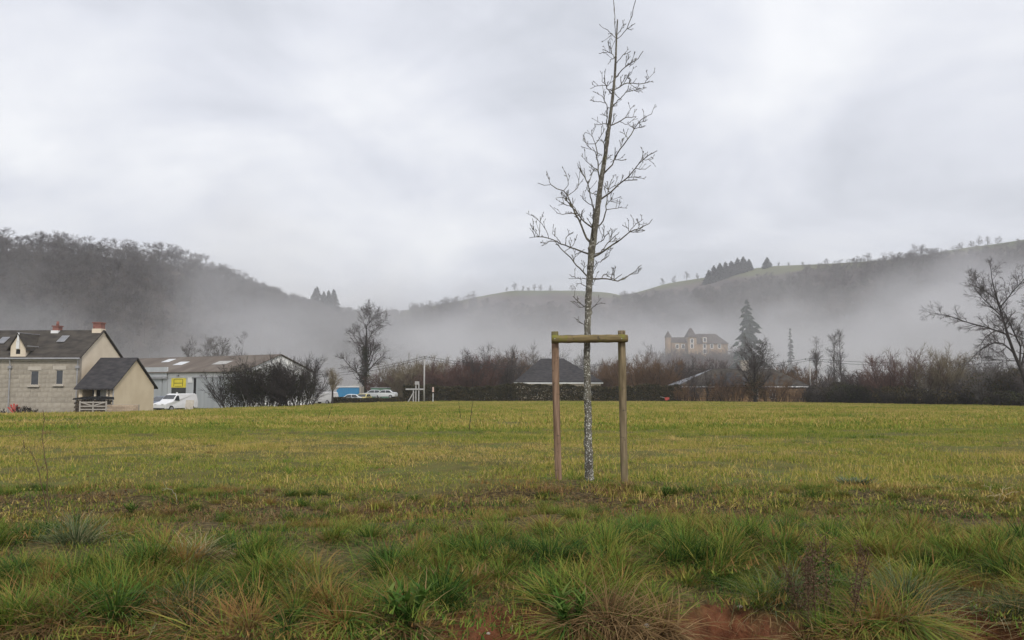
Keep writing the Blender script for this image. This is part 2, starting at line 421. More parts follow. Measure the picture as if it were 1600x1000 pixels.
def blades(rng, base, az, L, width, lean, droop, segs=3, tint=None, twist=.5):
    n = len(base)
    t = np.linspace(0, 1, segs + 1)[None]
    h = np.stack([np.cos(az), np.sin(az)], 1)
    hr = L[:, None] * (lean[:, None] * t + droop[:, None] * t ** 2 * .8)
    hz = L[:, None] * (np.sqrt(np.maximum(1 - lean ** 2, .05))[:, None] * t - droop[:, None] * t ** 2.2 * .75)
    c = np.concatenate([base[:, None, :2] + h[:, None] * hr[..., None], (base[:, 2:3] + hz)[..., None]], -1)
    tw = az + np.pi / 2 + rng.normal(0, twist, n)
    wv = np.stack([np.cos(tw), np.sin(tw), np.zeros(n)], 1)[:, None]
    wp = (width[:, None] * (1 - .92 * t ** 1.6))[..., None] * .5
    A = c - wv * wp; B = c + wv * wp
    V = np.stack([A, B], 2).reshape(-1, 3)
    b0 = (np.arange(n) * (segs + 1) * 2)[:, None]; j = np.arange(segs)[None] * 2
    Q = np.stack([b0 + j, b0 + j + 1, b0 + j + 3, b0 + j + 2], -1).reshape(-1, 4)
    tt = rng.uniform(0, 1, n) if tint is None else tint
    T = np.clip(tt[:, None, None] + .22 * (t[..., None] ** 2), 0, 1.3) * np.ones((1, 1, 2))
    return V, Q, T.reshape(-1)
def blade_mesh(name, V, Q, T, m):
    me = mesh_np(name, V, Q); fattr(me, 'tint', T); me.materials.append(m); return me

def scatter(name, pts, rot, scl, idx, meshes, label, cat=None):
    "one object of stuff: alike meshes set out on points"
    col = bpy.data.collections.new(name + '_kinds')
    for i, me in enumerate(meshes):
        col.objects.link(bpy.data.objects.new('%s_kind_%02d' % (name, i), me))
    me = bpy.data.meshes.new(name); n = len(pts)
    me.vertices.add(n); me.vertices.foreach_set('co', np.asarray(pts, np.float32).ravel())
    a = me.attributes.new('rot', 'FLOAT_VECTOR', 'POINT'); a.data.foreach_set('vector', np.asarray(rot, np.float32).ravel())
    a = me.attributes.new('scl', 'FLOAT_VECTOR', 'POINT')
    s3 = np.asarray(scl, np.float32); s3 = np.repeat(s3[:, None], 3, 1) if s3.ndim == 1 else s3
    a.data.foreach_set('vector', s3.ravel())
    a = me.attributes.new('idx', 'INT', 'POINT'); a.data.foreach_set('value', np.asarray(idx, np.int32))
    o = bpy.data.objects.new(name, me); C.link(o)
    g = bpy.data.node_groups.new(name, 'GeometryNodeTree')
    g.interface.new_socket('Geometry', in_out='INPUT', socket_type='NodeSocketGeometry')
    g.interface.new_socket('Geometry', in_out='OUTPUT', socket_type='NodeSocketGeometry')
    gi = g.nodes.new('NodeGroupInput'); go = g.nodes.new('NodeGroupOutput')
    ci = g.nodes.new('GeometryNodeCollectionInfo'); ci.inputs[0].default_value = col; ci.inputs['Separate Children'].default_value = True; ci.inputs['Reset Children'].default_value = True
    ip = g.nodes.new('GeometryNodeInstanceOnPoints'); ip.inputs['Pick Instance'].default_value = True
    def na(nm, ty):
        q = g.nodes.new('GeometryNodeInputNamedAttribute'); q.data_type = ty; q.inputs[0].default_value = nm
        return [s for s in q.outputs if s.enabled and s.name == 'Attribute'][0]
    g.links.new(gi.outputs[0], ip.inputs['Points']); g.links.new(ci.outputs[0], ip.inputs['Instance'])
    g.links.new(na('idx', 'INT'), ip.inputs['Instance Index']); g.links.new(na('rot', 'FLOAT_VECTOR'), ip.inputs['Rotation']); g.links.new(na('scl', 'FLOAT_VECTOR'), ip.inputs['Scale'])
    g.links.new(ip.outputs[0], go.inputs[0])
    md = o.modifiers.new('scatter', 'NODES'); md.node_group = g
    return stuff(o, label, cat)


# ------------------------------------------------------------------ the land
def axis(segs):
    r = []
    for a, b, s in segs: r += list(np.arange(a, b, s))
    return np.array(r + [segs[-1][1]])
_h = axis([(0, 6, .08), (6, 20, .5), (20, 100, 4), (100, 400, 25), (400, 2600, 220)])
gx = np.concatenate([-_h[:0:-1], _h])
gy = axis([(-40, 2, 3), (2, 3, .25), (3, 9, .05), (9, 30, .5), (30, 200, 4), (200, 500, 15), (500, 3000, 125)])
X, Y = np.meshgrid(gx, gy)
Z = ground(X, Y)
nx, ny = len(gx), len(gy)
I = (np.arange(ny - 1)[:, None] * nx + np.arange(nx - 1)[None])
gm = mesh_np('ground', np.stack([X, Y, Z], -1).reshape(-1, 3), np.stack([I, I + 1, I + nx + 1, I + nx], -1).reshape(-1, 4), smooth=True)
bank = sst((crest(X) + .10 - Y) / .14)
rut = np.exp(-((Y - 6.9 - .25 * np.sin(.7 * X + 1)) / .7) ** 2) * (.55 + .45 * wav(X, Y, 1.5)) + .5 * np.exp(-(((X - .82) / .8) ** 2 + ((Y - 8.3) / .35) ** 2))
fattr(gm, 'soil', np.clip(bank, 0, 1).ravel()); fattr(gm, 'rut', np.clip(1.1 * rut * (Y < 9.5) + .7 * sst((8.4 + .2 * np.sin(X * 1.3) - Y) / .5), 0, 1).ravel())
m, t, n, l, b = nodes('meadow soil')
a = n.new('ShaderNodeAttribute'); a.attribute_name = 'soil'
g = n.new('ShaderNodeNewGeometry')
def nz_(sc_, det=6):
    q = n.new('ShaderNodeTexNoise'); q.inputs['Scale'].default_value = sc_; q.inputs['Detail'].default_value = det; l(g.outputs['Position'], q.inputs['Vector']); return q.outputs['Fac']
def ramp(f, st):
    r = n.new('ShaderNodeValToRGB'); l(f, r.inputs[0]); el = r.color_ramp.elements
    el[0].position, el[0].color = st[0][0], (*st[0][1], 1); el[1].position, el[1].color = st[-1][0], (*st[-1][1], 1)
    for p, c in st[1:-1]: el.new(p).color = (*c, 1)
    return r.outputs[0]
turf = ramp(nz_(2.3), [(.35, (.085,.08,.02)), (.5, (.125,.11,.03)), (.65, (.10,.115,.026))])
soil = ramp(nz_(9), [(.3, (.075,.028,.014)), (.5, (.15,.058,.028)), (.7, (.20,.085,.045))])
ar = n.new('ShaderNodeAttribute'); ar.attribute_name = 'rut'
mud = ramp(nz_(26, 9), [(.34, (.022,.015,.009)), (.46, (.06,.042,.02)), (.56, (.115,.085,.036)), (.68, (.19,.14,.065))])
m0 = n.new('ShaderNodeMix'); m0.data_type = 'RGBA'; l(ar.outputs['Fac'], m0.inputs[0]); l(turf, m0.inputs[6]); l(mud, m0.inputs[7]); turf = m0.outputs[2]
mx = n.new('ShaderNodeMix'); mx.data_type = 'RGBA'
l(a.outputs['Fac'], mx.inputs[0]); l(turf, mx.inputs[6]); l(soil, mx.inputs[7]); l(mx.outputs[2], b.inputs['Base Color'])
b.inputs['Roughness'].default_value = .95; b.inputs['Specular IOR Level'].default_value = .15
bp = n.new('ShaderNodeBump'); bp.inputs['Strength'].default_value = 1.0; bp.inputs['Distance'].default_value = .04; l(nz_(30, 9), bp.inputs['Height']); l(bp.outputs[0], b.inputs['Normal'])
gm.materials.append(m)
structure(link(bpy.data.objects.new('ground', gm)))

# hills: a ridge line, a foot towards the valley and a gentle back
def hill(name, ridge, foot_d, foot_z, mt, back=300, seed=1, bump=2.0, nu=90, nv=40, tree_px=0, grass_from=.9):
    rp_ = []
    for px, py, Yd in ridge:
        p = at(px, py + tree_px, Yd); rp_.append((p.x, p.y, p.z))
    Rg = resample(rp_, nu)
    # an even, gently smoothed ridge
    for _ in range(3): Rg[1:-1] = (Rg[:-2] + 2 * Rg[1:-1] + Rg[2:]) / 4
    tang = norm(np.gradient(Rg[:, :2], axis=0)); nrm = np.stack([tang[:, 1], -tang[:, 0]], 1)   # towards the valley
    nrm = norm(nrm * .6 + np.array([0, -1.]) * .6)
    rng = np.random.default_rng(seed)
    v = np.concatenate([np.linspace(0, 1, nv), 1 + np.linspace(0, 1, 8)[1:]])
    P = np.zeros((len(v), nu, 3))
    fd = np.asarray(foot_d(np.linspace(0, 1, nu))) if callable(foot_d) else np.full(nu, foot_d)
    for i, vv in enumerate(v):
        if vv <= 1:
            k = 1 - vv
            P[i, :, :2] = Rg[:, :2] + nrm * (fd * k)[:, None]
            s = .82 * vv + .18 * math.sin(vv * math.pi / 2)
            P[i, :, 2] = foot_z + (Rg[:, 2] - foot_z) * s
        else:
            k = vv - 1
            P[i, :, :2] = Rg[:, :2] - nrm * (back * k); P[i, :, 2] = Rg[:, 2] - 22 * k ** 1.3
    prof = np.sin(np.clip(v, 0, 1) * np.pi)[:, None]
    P[..., 2] += bump * prof * (wav(P[..., 0], P[..., 1], .06 + .001 * seed) + .5 * wav(P[..., 0], P[..., 1], .19))
    nvv = len(v)
    I = (np.arange(nvv - 1)[:, None] * nu + np.arange(nu - 1)[None])
    me = mesh_np(name, P.reshape(-1, 3), np.stack([I, I + 1, I + nu + 1, I + nu], -1).reshape(-1, 4), smooth=True)
    vv2 = np.repeat(v[:, None], nu, 1); fattr(me, 'top', sst((vv2 - grass_from + .05 * wav(P[..., 0], P[..., 1], .05)) / .06).ravel())
    o = structure(ob(name, me, mt))
    return P
def on_hill(P, u, v):          # u 0..1 along, v 0..1 up
    nv = 40; nu = P.shape[1]
    fu = np.clip(u, 0, .9999) * (nu - 1); fv = np.clip(v, 0, 1.15) * (nv - 1); i = fu.astype(int); j = fv.astype(int); a = (fu - i)[:, None]; b_ = (fv - j)[:, None]
    return (P[j, i] * (1 - a) + P[j, i + 1] * a) * (1 - b_) + (P[j + 1, i] * (1 - a) + P[j + 1, i + 1] * a) * b_
M['wood_floor'] = mat('leaf litter under bare wood', (.045,.036,.03), (.085,.065,.055), .05, .95, c3=(.06,.048,.04), coord='Object')
m, t, n, l, b = nodes('hill pasture over wood')      # green pasture along the crest, leaf litter below
g = n.new('ShaderNodeNewGeometry'); a = n.new('ShaderNodeAttribute'); a.attribute_name = 'top'
mx = n.new('ShaderNodeMix'); mx.data_type = 'RGBA'; l(a.outputs['Fac'], mx.inputs[0])
l(ramp(nz_(.04), [(.35, (.05,.037,.034)), (.5, (.075,.055,.05)), (.65, (.10,.078,.066))]), mx.inputs[6]); l(ramp(nz_(.02), [(.35, (.07,.085,.03)), (.5, (.095,.095,.04)), (.65, (.115,.125,.045))]), mx.inputs[7])
l(mx.outputs[2], b.inputs['Base Color']); b.inputs['Roughness'].default_value = .95; M['pasture'] = m
HL = hill('hill', [(-420, 352, 330), (-200, 362, 350), (0, 374, 385), (70, 372, 400), (150, 381, 415), (250, 388, 435), (300, 402, 450), (350, 420, 470), (400, 446, 500), (450, 464, 560), (500, 474, 640), (560, 482, 740), (620, 478, 850), (690, 472, 930), (740, 476, 1000)],
          lambda u: 150 + 120 * u, -6, M['wood_floor'], seed=1, tree_px=20)
HD = hill('hill', [(560, 520, 760), (640, 484, 790), (700, 474, 800), (750, 463, 810), (800, 454, 820), (850, 454, 830), (900, 454, 840), (950, 457, 860), (1000, 468, 880), (1060, 490, 900)], 300, -6, M['pasture'], seed=2)
HR = hill('hill', [(900, 480, 1020), (960, 465, 1010), (1000, 456, 1000), (1040, 443, 985), (1100, 434, 960), (1150, 424, 935), (1200, 416, 905), (1300, 412, 850), (1400, 405, 800), (1450, 398, 770), (1500, 388, 740), (1560, 381, 710), (1600, 374, 690), (1700, 362, 640), (1850, 345, 590), (2050, 330, 540)],
          lambda u: 380 - 90 * u, -6, M['pasture'], seed=3)

# the woods on the hills: bare crowns as one mass
kinds = []
for s in range(5):
    tr, cr = bare_tree(40 + s, 11, .16, .16, 12, (38, 75), .46, 7, 6, .034, .12)
    V, Q = joinVQ([tr, cr]); me = mesh_np('wood_tree', V, Q); me.materials.append(M['twig'] if s % 2 else M['twig_grey']); kinds.append(me)
rng = np.random.default_rng(11)
def wood(P, u, v, smin, smax, name, label):
    pts = on_hill(P, u, v); k = len(pts); pts[:, 2] -= .3
    rot = np.stack([rng.normal(0, .05, k), rng.normal(0, .05, k), rng.uniform(0, 6.28, k)], 1)
    sc_ = rng.uniform(smin, smax, k); s3 = np.stack([sc_ * rng.uniform(1.1, 1.5, k), sc_ * rng.uniform(1.1, 1.5, k), sc_], 1)
    scatter(name, pts, rot, s3, rng.integers(0, 5, k), kinds, label, 'wood')
u = rng.uniform(.05, 1, 4200); v = rng.uniform(.12, 1.06, 4200) ** .8
u = np.concatenate([u, np.sort(rng.uniform(.05, 1, 210))]); v = np.concatenate([v, rng.uniform(.97, 1.03, 210)])
wood(HL, u, v, .62, 1.05, 'hillside_wood', 'bare grey brown wood covering the steep left hill above the fog')
u = rng.uniform(0, 1, 1800); v = rng.uniform(.15, .93, 1800)
keep = (v < .80 + .14 * np.sin(u * 9)) | ((u < .33) & (v < 1.02)); wood(HD, u[keep], v[keep], .6, 1.0, 'hillside_wood', 'bare wood on the lower slope of the rounded middle hill')
u = rng.uniform(0, 1, 5200); v = rng.uniform(.15, .97, 5200)
keep = v < .82 + .09 * np.sin(u * 14 + 1) + .14 * sst((u - .45) / .12); keep &= ~((np.abs(u - .37) < .05) & (v > .8))
wood(HR, u[keep], v[keep], .55, .95, 'hillside_wood', 'purplish bare wood along the slope of the long right hill')

# conifers and single trees on the crests
M['needle'] = mat('dark needles', (.008,.014,.011), (.018,.028,.02), .5, .8, rand=.2)
M['needle_blue'] = mat('blue green needles', (.035,.055,.045), (.065,.09,.07), .6, .8)
def crest_conifer(px, ptop, Yd, hpx, wpx, seed, label):
    p = at(px, ptop + hpx, Yd); k = Yd / F
    tr, cr = conifer(seed, hpx * k, wpx * k * 1.75, 22, 14, 7, .3, .02, .65, (.6, 1.1))
    return plant('conifer', p, tr, cr, M['twig_dark'], M['needle'], label, 'conifer', group='conifers on the hill crests')
for i, (px, pt, hp, wp, lb) in enumerate([
    (494, 447, 42, 19, 'tallest dark conifer of the four on the left skyline, leftmost'), (505, 455, 36, 16, 'dark conifer second from left of the four on the left skyline'),
    (513, 453, 38, 15, 'dark conifer third from left of the four on the left skyline'), (521, 451, 40, 17, 'dark conifer standing rightmost of the four on the left skyline')]):
    crest_conifer(px, pt, 610, hp + 8, wp, 200 + i, lb)
_o = ['first', 'second', 'third', 'fourth', 'fifth', 'sixth', 'seventh', 'eighth', 'ninth', 'tenth', 'eleventh', 'twelfth']
for i, (px, pt, hp, wp) in enumerate([(1108, 421, 24, 13), (1116, 414, 28, 14), (1125, 410, 30, 14), (1134, 408, 30, 13), (1143, 407, 30, 15), (1153, 402, 34, 16), (1162, 400, 36, 17), (1171, 404, 30, 13)]):
    crest_conifer(px, pt, 915, hp, wp, 220 + i, 'dark conifer on the right hill crest, %s from left in the dense clump' % _o[i])
crest_conifer(1199, 401, 900, 24, 13, 240, 'lone dark conifer just right of the conifer clump on the right crest')
def crest_tree(px, ptop, pbase, Yd, seed, label, mt='twig', wide=1.0):
    k = Yd / F; h = (pbase - ptop) * k; p = at(px, pbase, Yd)
    tr, cr = bare_tree(seed, h * (.8 + .4 * ((seed * 37) % 10) / 10), h * .022, .12, 15, (35, 75), .5 * wide, 7, 6, .035, .1)
    plant('bare_tree', p, tr, cr, M['twig_dark'], M[mt], label, 'tree', group='single trees on the hill crests')
for i, (px, a, b2, Yd) in enumerate([(1217, 408, 418, 905), (1232, 411, 418, 895), (1254, 409, 417, 880), (1292, 403, 415, 855), (1339, 406, 412, 835), (1357, 396, 412, 825)]):
    crest_tree(px, a, b2, Yd, 260 + i, 'small bare tree on the right crest, %s right of the lone conifer' % _o[i])
for i, (px, a, b2, Yd) in enumerate([(1502, 379, 391, 742), (1519, 375, 389, 733), (1530, 372, 387, 727), (1543, 371, 385, 720), (1560, 368, 384, 711)]):
    crest_tree(px, a, b2, Yd, 275 + i, 'round bare tree on the far right skyline, %s from left of five' % _o[i])
for i, (px, a, b2) in enumerate([(1407, 396, 408), (1418, 391, 407), (1429, 386, 405), (1440, 385, 403), (1451, 387, 401)]):
    crest_tree(px, a, b2, 785, 285 + i, 'bare shrubby tree in the bushy clump on the right crest, %s from left' % _o[i], wide=1.2)
for i, (px, a, b2, Yd) in enumerate([(1035, 434, 448, 985), (1054, 430, 444, 975), (1073, 426, 440, 968), (1090, 427, 438, 962)]):
    crest_tree(px, a, b2, Yd, 292 + i, 'small bare tree left of the conifer clump on the right hill, %s from left' % _o[i])
for i, (px, a, b2) in enumerate([(792, 448, 457), (805, 443, 456), (818, 447, 456), (826, 447, 456), (835, 446, 456), (844, 445, 456), (860, 446, 456), (893, 446, 456)]):
    crest_tree(px, a, b2, 828, 300 + i, 'small bare tree on top of the rounded middle hill, %s from left' % _o[i])

# ------------------------------------------------------------------ the air: a thin even haze and the valley fog
def box_obj(name, x0, x1, y0, y1, z0, z1, m):
    return MB().box(x0, x1, y0, y1, z0, z1).build(name, m)
hm = bpy.data.materials.new('haze air'); hm.use_nodes = True
hn = hm.node_tree.nodes; hn.clear(); ho = hn.new('ShaderNodeOutputMaterial'); hv = hn.new('ShaderNodeVolumePrincipled')
hv.inputs['Color'].default_value = (.84, .845, .88, 1); hv.inputs['Density'].default_value = HAZE; hv.inputs['Anisotropy'].default_value = .1
hm.node_tree.links.new(hv.outputs[0], ho.inputs['Volume'])
stuff(box_obj('haze', -2500, 2500, -41, 3001, -8, 240, hm), 'thin grey winter haze filling the whole valley', 'haze')

fm = bpy.data.materials.new('valley fog'); fm.use_nodes = True
t = fm.node_tree; n = t.nodes; n.clear(); l = t.links.new
fo = n.new('ShaderNodeOutputMaterial'); fv = n.new('ShaderNodeVolumePrincipled'); l(fv.outputs[0], fo.inputs['Volume'])
fv.inputs['Color'].default_value = (.84, .835, .855, 1); fv.inputs['Anisotropy'].default_value = .15
g = n.new('ShaderNodeNewGeometry'); sp = n.new('ShaderNodeSeparateXYZ'); l(g.outputs['Position'], sp.inputs[0])
def fmth(op, a, b_=None, c_=None, clamp=False):
    k = n.new('ShaderNodeMath'); k.operation = op; k.use_clamp = clamp
    for i, v_ in enumerate((a, b_, c_)):
        if v_ is None: continue
        if isinstance(v_, (int, float)): k.inputs[i].default_value = v_
        else: l(v_, k.inputs[i])
    return k.outputs[0]
def fnoise(scale, off, det=3, sz=1.0):
    mp = n.new('ShaderNodeMapping'); l(g.outputs['Position'], mp.inputs[0]); mp.inputs['Scale'].default_value = (scale, scale, scale * sz); mp.inputs['Location'].default_value = off
    q = n.new('ShaderNodeTexNoise'); q.inputs['Scale'].default_value = 1; q.inputs['Detail'].default_value = det; l(mp.outputs[0], q.inputs['Vector']); return q.outputs['Fac']
def fgauss(x0, y0, sx, sy, amp):
    a1 = fmth('POWER', fmth('DIVIDE', fmth('SUBTRACT', sp.outputs[0], x0), sx), 2.0); a2 = fmth('POWER', fmth('DIVIDE', fmth('SUBTRACT', sp.outputs[1], y0), sy), 2.0)
    return fmth('MULTIPLY', fmth('EXPONENT', fmth('MULTIPLY', fmth('ADD', a1, a2), -1.0)), amp)
top = fmth('ADD', FOG_TOP, fmth('MULTIPLY', fmth('SUBTRACT', fnoise(.0115, FOG_SEED, 4, .8), .5), FOG_WAVE))
for gspec in FOG_LUMPS: top = fmth('ADD', top, fgauss(*gspec))
lay = fmth('SMOOTH_MIN', fmth('MAXIMUM', fmth('DIVIDE', fmth('SUBTRACT', top, sp.outputs[2]), 30.0), 0.0), 1.0, .3)
lay = fmth('MAXIMUM', lay, 0.0)
fx = fmth('MULTIPLY', fmth('MINIMUM', fmth('MAXIMUM', fmth('ADD', sp.outputs[0], 20.0), 0.0), 60.0), .9)      # the bank lies further off on the manor side
front = fmth('DIVIDE', fmth('SUBTRACT', sp.outputs[1], fmth('ADD', fx, 162.0)), 130.0, clamp=True)
wisp = fmth('ADD', .12, fmth('MULTIPLY', fmth('DIVIDE', fmth('SUBTRACT', fnoise(.015, (0, 3, 1), 5, 2.0), .36), .24, clamp=True), 1.7))
den = fmth('MULTIPLY', fmth('MULTIPLY', lay, front), fmth('MULTIPLY', wisp, FOG))
l(den, fv.inputs['Density'])
stuff(box_obj('fog_bank', -560, 760, 150, 1050, -7, 120, fm), 'bank of grey fog lying in the valley below the hills', 'fog')

# ------------------------------------------------------------------ buildings
def gable_roof(root, x0, x1, D, he, hr, m, over=.28, thick=.10, name='roof', ov_x=.18):
    "two slabs of roof over depth 0..D with the ridge along x"
    sl = (hr - he) / (D / 2); o = []
    for s in (0, 1):
        ya, yb = (-over, D / 2) if s == 0 else (D + over, D / 2)
        za = he - sl * over
        pts = [(x0 - ov_x, ya, za), (x0 - ov_x, yb, hr), (x0 - ov_x, yb, hr + thick * (1.0 if s == 0 else .98)), (x0 - ov_x, ya, za + thick)]
        if s: pts = [(p[0], p[1] + .003, p[2]) for p in pts]
        o.append(MB().prism(pts, (x1 - x0 + 2 * ov_x, 0, 0)).build(name, m, root))
    return o
def gable_wall(root, x, D, he, hr, m, thick=.3, name='gable_wall', inset=.05):
    return MB().prism([(x - thick, inset, -.6), (x - thick, D - inset, -.6), (x - thick, D - inset, he - .02), (x - thick, D / 2, hr - .05), (x - thick, inset, he - .02)], (thick, 0, 0)).build(name, m, root)
def window(root, x0, x1, z0, z1, y, sill=True, bars=1, fm_='white_paint', dark='glass', fw=.07):
    w_ = MB(); w_.box(x0, x1, y - .03, y + .03, z0, z0 + fw).box(x0, x1, y - .03, y + .03, z1 - fw, z1)
    w_.box(x0, x0 + fw, y - .028, y + .028, z0 + fw, z1 - fw).box(x1 - fw, x1, y - .028, y + .028, z0 + fw, z1 - fw)
    if bars: c = (x0 + x1) / 2; w_.box(c - .03, c + .03, y - .026, y + .026, z0 + fw, z1 - fw)
    o = w_.build('window', M[fm_], root)
    MB().box(x0 + .02, x1 - .02, y, y + .012, z0 + .02, z1 - .02).build('pane', M[dark], o)
    if sill: MB().box(x0 - .14, x1 + .14, y - .22, y - .04, z0 - .13, z0 - .005).build('sill', M['stone_pale'], o)
    return o
M['stone_pale'] = mat('pale sill stone', (.42,.38,.32), (.50,.46,.40), 4, .9, .2)

# the stone farmhouse at the left edge
Yh = 66.0
hx = xat(127, Yh); hz = -0.95
house = empty('farmhouse', (hx, Yh, hz), R(-2), 'stone fronted farmhouse with cream gable and slate roof at the left edge', 'house')
W, D, HE, HR_ = 15.0, 6.7, 4.88, 7.2
fw = MB().box(-W, 0, 0, .35, -.6, HE - .03).build('front_wall', M['mortar'], house)
MB().box(-W, -.3, D - .3, D, -.6, HE - .03).build('rear_wall', M['cream'], house)
gable_wall(house, -.002, D, HE, HR_, M['cream'])
MB().prism([(-W + .3, .05, -.6), (-W + .3, D - .05, -.6), (-W + .3, D - .05, HE - .02), (-W + .3, D / 2, HR_ - .05), (-W + .3, .05, HE - .02)], (-.298, 0, 0)).build('gable_wall', M['cream'], house)
gable_roof(house, -W, 0, D, HE, HR_, M['slate_old'])
zf = lambda py, Y: at(0, py, Y).z - hz
xf = lambda px: xat(px, Yh) - hx
wins = [(xf(51), xf(64.5), zf(602, Yh), zf(579, Yh)), (xf(91), xf(103), zf(601, Yh), zf(578, Yh))]
for wx0, wx1, wz0, wz1 in wins:
    window(house, wx0, wx1, wz0, wz1, -.03, bars=0, fw=.055, fm_='stone_pale')
door = (xf(-18), xf(1.5), -.2, zf(604, Yh))
MB().box(door[0], door[1], -.02, .0, door[2], door[3]).build('door', M['dark'], house)
rng = random.Random(4)
rows = []; z = -.45; k = 0
while z < HE - .2:
    h = min(rng.choice((.36, .42, .46)), HE - .06 - z)
    rows.append((z, z + h)); z += h
holes = wins + [door]
for z0, z1 in rows:
    spans = [(-8.6, 0.0)]
    for a0, a1, b0, b1 in holes:
        if z1 > b0 + .02 and z0 < b1 - .02:
            ns = []
            for s0, s1 in spans:
                if a1 <= s0 or a0 >= s1: ns.append((s0, s1))
                else:
                    if a0 - s0 > .08: ns.append((s0, a0))
                    if s1 - a1 > .08: ns.append((a1, s1))
            spans = ns
    for s0, s1 in spans:
        x = s0
        while x < s1 - .02:
            bw = rng.uniform(.55, 1.15)
            if s1 - x - bw < .35: bw = s1 - x
            e1 = min(x + bw, s1)
            unit_box('stone_block', M['stone'], fw, x + .007, e1 - .007, -.085 - rng.uniform(0, .012), -.001, z0 + .007, z1 - .007)
            x = e1
for wx0, wx1, wz0, wz1 in wins:       # pale lintels over the windows
    MB().box(wx0 - .22, wx1 + .22, -.125, -.11, wz1 + .02, wz1 + .34).build('lintel', M['stone_pale'], fw)
gt = MB()
gt.cyl((-W, -.36, HE - .16), (.2, -.36, HE - .16), .075, k=10); gt.build('gutter', M['zinc'], house, smooth=False)
MB().box(-W, .0, -.2, -.115, HE - .34, HE - .1).build('eaves_board', M['stone_pale'], house)
for px in (19.5, 126.3):
    dx = xf(px)
    d_ = MB().cyl((dx, -.2, -.4), (dx, -.2, HE - .75), .055, k=8).cyl((dx, -.2, HE - .76), (dx + (.1 if px > 100 else 0), -.32, HE - .2), .05, k=8)
    d_.box(dx - .13, dx + .13, -.30, -.10, HE - .95, HE - .75); d_.build('downpipe', M['zinc'], house)
def chimney(root, x, y, zb, w_, d_, h, cap=True, pots=1):
    c = MB().box(x - w_/2, x + w_/2, y - d_/2, y + d_/2, zb, zb + h).build('chimney', M['brick'], root, bevel=.01)
    if cap: MB().box(x - w_/2 - .06, x + w_/2 + .06, y - d_/2 - .06, y + d_/2 + .06, zb + h + .002, zb + h + .1).build('cap', M['brick'], c)
    for i in range(pots):
        px_ = x + (i - (pots - 1) / 2) * .35
        MB().cyl((px_, y, zb + h + .1), (px_, y, zb + h + .48), .13, .10).build('pot', M['brick'], c, smooth=True)
    return c
chimney(house, -.36, D / 2, HR_ - .2, .68, .7, .86, True, 0)
MB().box(-.75, .03, D / 2 - .4, D / 2 + .4, HR_ - .45, HR_ + .2).build('chimney_base', M['cream'], house)
xr = lambda px: xat(px, Yh + D / 2) - hx
chimney(house, xr(87), D / 2, HR_ - .2, .52, .6, .58, True, 1)
MB().box(xr(81), xr(92.5), D / 2 - .42, D / 2 + .42, HR_ - .5, HR_ + .05).build('chimney_base', M['white_paint'], house)
sl = (HR_ - HE) / (D / 2)
def on_roof(px, py):                   # a point of the front slope under a pixel
    f = lambda y: HE + sl * y - zf(py, Yh + y)
    a0, a1 = 0, D / 2
    for _ in range(40):
        mid = (a0 + a1) / 2
        if f(mid) < 0: a0 = mid
        else: a1 = mid
    return xat(px, Yh + a0) - hx, a0
for px, py in ((98.5, 532), (3, 534)):
    x, y = on_roof(px, py)
    ca = math.atan(sl)
    k_ = MB().box(-.32, .32, -.5, .5, .12, .17).build('skylight', M['zinc'], house, loc=(x, y, HE + sl * y + .02), rot=(ca, 0, 0))
    MB().box(-.27, .27, -.45, .45, .172, .185).build('pane', M['slate_pale'], k_)
# dormer on the eaves
dx0, dx1 = xf(18), xf(42); dm = (dx0 + dx1) / 2; dze, dza = zf(541, Yh), zf(522, Yh)
dor = MB().prism([(dx0, -.12, HE - .08), (dx1, -.12, HE - .08), (dx1, -.12, dze), (dm, -.12, dza), (dx0, -.12, dze)], (0, 2.3, 0)).build('dormer', M['cream'], house)
for s in (-1, 1):
    ex = dm + s * (dx1 - dm + .24); rise = (dza - dze) / (dx1 - dm)
    ez = dza - rise * (ex - dm) * s
    MB().prism([(ex, -.3, ez), (dm + s * .004, -.3, dza + .01), (dm + s * .004, -.3, dza + .09), (ex, -.3, ez + .08)], (0, 3.2, 0)).build('dormer_roof', M['slate_old'], dor)
MB().box(dm - .16, dm + .18, -.135, -.118, zf(553, Yh), zf(546, Yh)).build('dormer_window', M['dark'], dor)
fin = MB().box(dm - .1, dm + .14, -.26, -.135, zf(545, Yh), zf(533, Yh)).cyl((dm + .02, -.2, zf(533, Yh)), (dm + .02, -.2, dza + .1), .11, .06, 8)
fin.build('ornament', M['white_paint'], dor)
MB().box(dx1 + .25, dx1 + .30, -.32, 2.2, dze - .02, dze + .05).box(dm - .02, dm + .04, -.33, 2.6, dza + .09, dza + .14).build('zinc_flashing', M['zinc'], dor)

# the small gabled outbuilding against its gable
Ya = 64.2
ax, az_ = xat(181, Ya), -0.55
annex = empty('outbuilding', (ax, Ya, az_), R(-3), 'small cream gabled outbuilding with dark slate roof beside the farmhouse', 'shed')
AD, AE, AR, AL = 6.6, 2.05, 4.36, 2.85
gable_wall(annex, 0, AD, AE, AR, M['cream2'])
MB().prism([(-AL + .3, .05, -.6), (-AL + .3, AD - .05, -.6), (-AL + .3, AD - .05, AE - .02), (-AL + .3, AD / 2, AR - .05), (-AL + .3, .05, AE - .02)], (-.298, 0, 0)).build('gable_wall', M['cream2'], annex)
MB().box(-AL + .3, -.302, AD - .35, AD - .06, -.6, AE - .03).build('rear_wall', M['cream2'], annex)
MB().box(-AL + .3, -.302, 1.5, 1.75, -.6, AE + .6).build('front_wall', M['white_paint'], annex)
MB().box(-AL + .35, -AL + .95, 1.46, 1.497, -.4, 1.75).build('door', M['dark'], annex)
gable_roof(annex, -AL, 0, AD, AE, AR, M['slate'], over=.35)
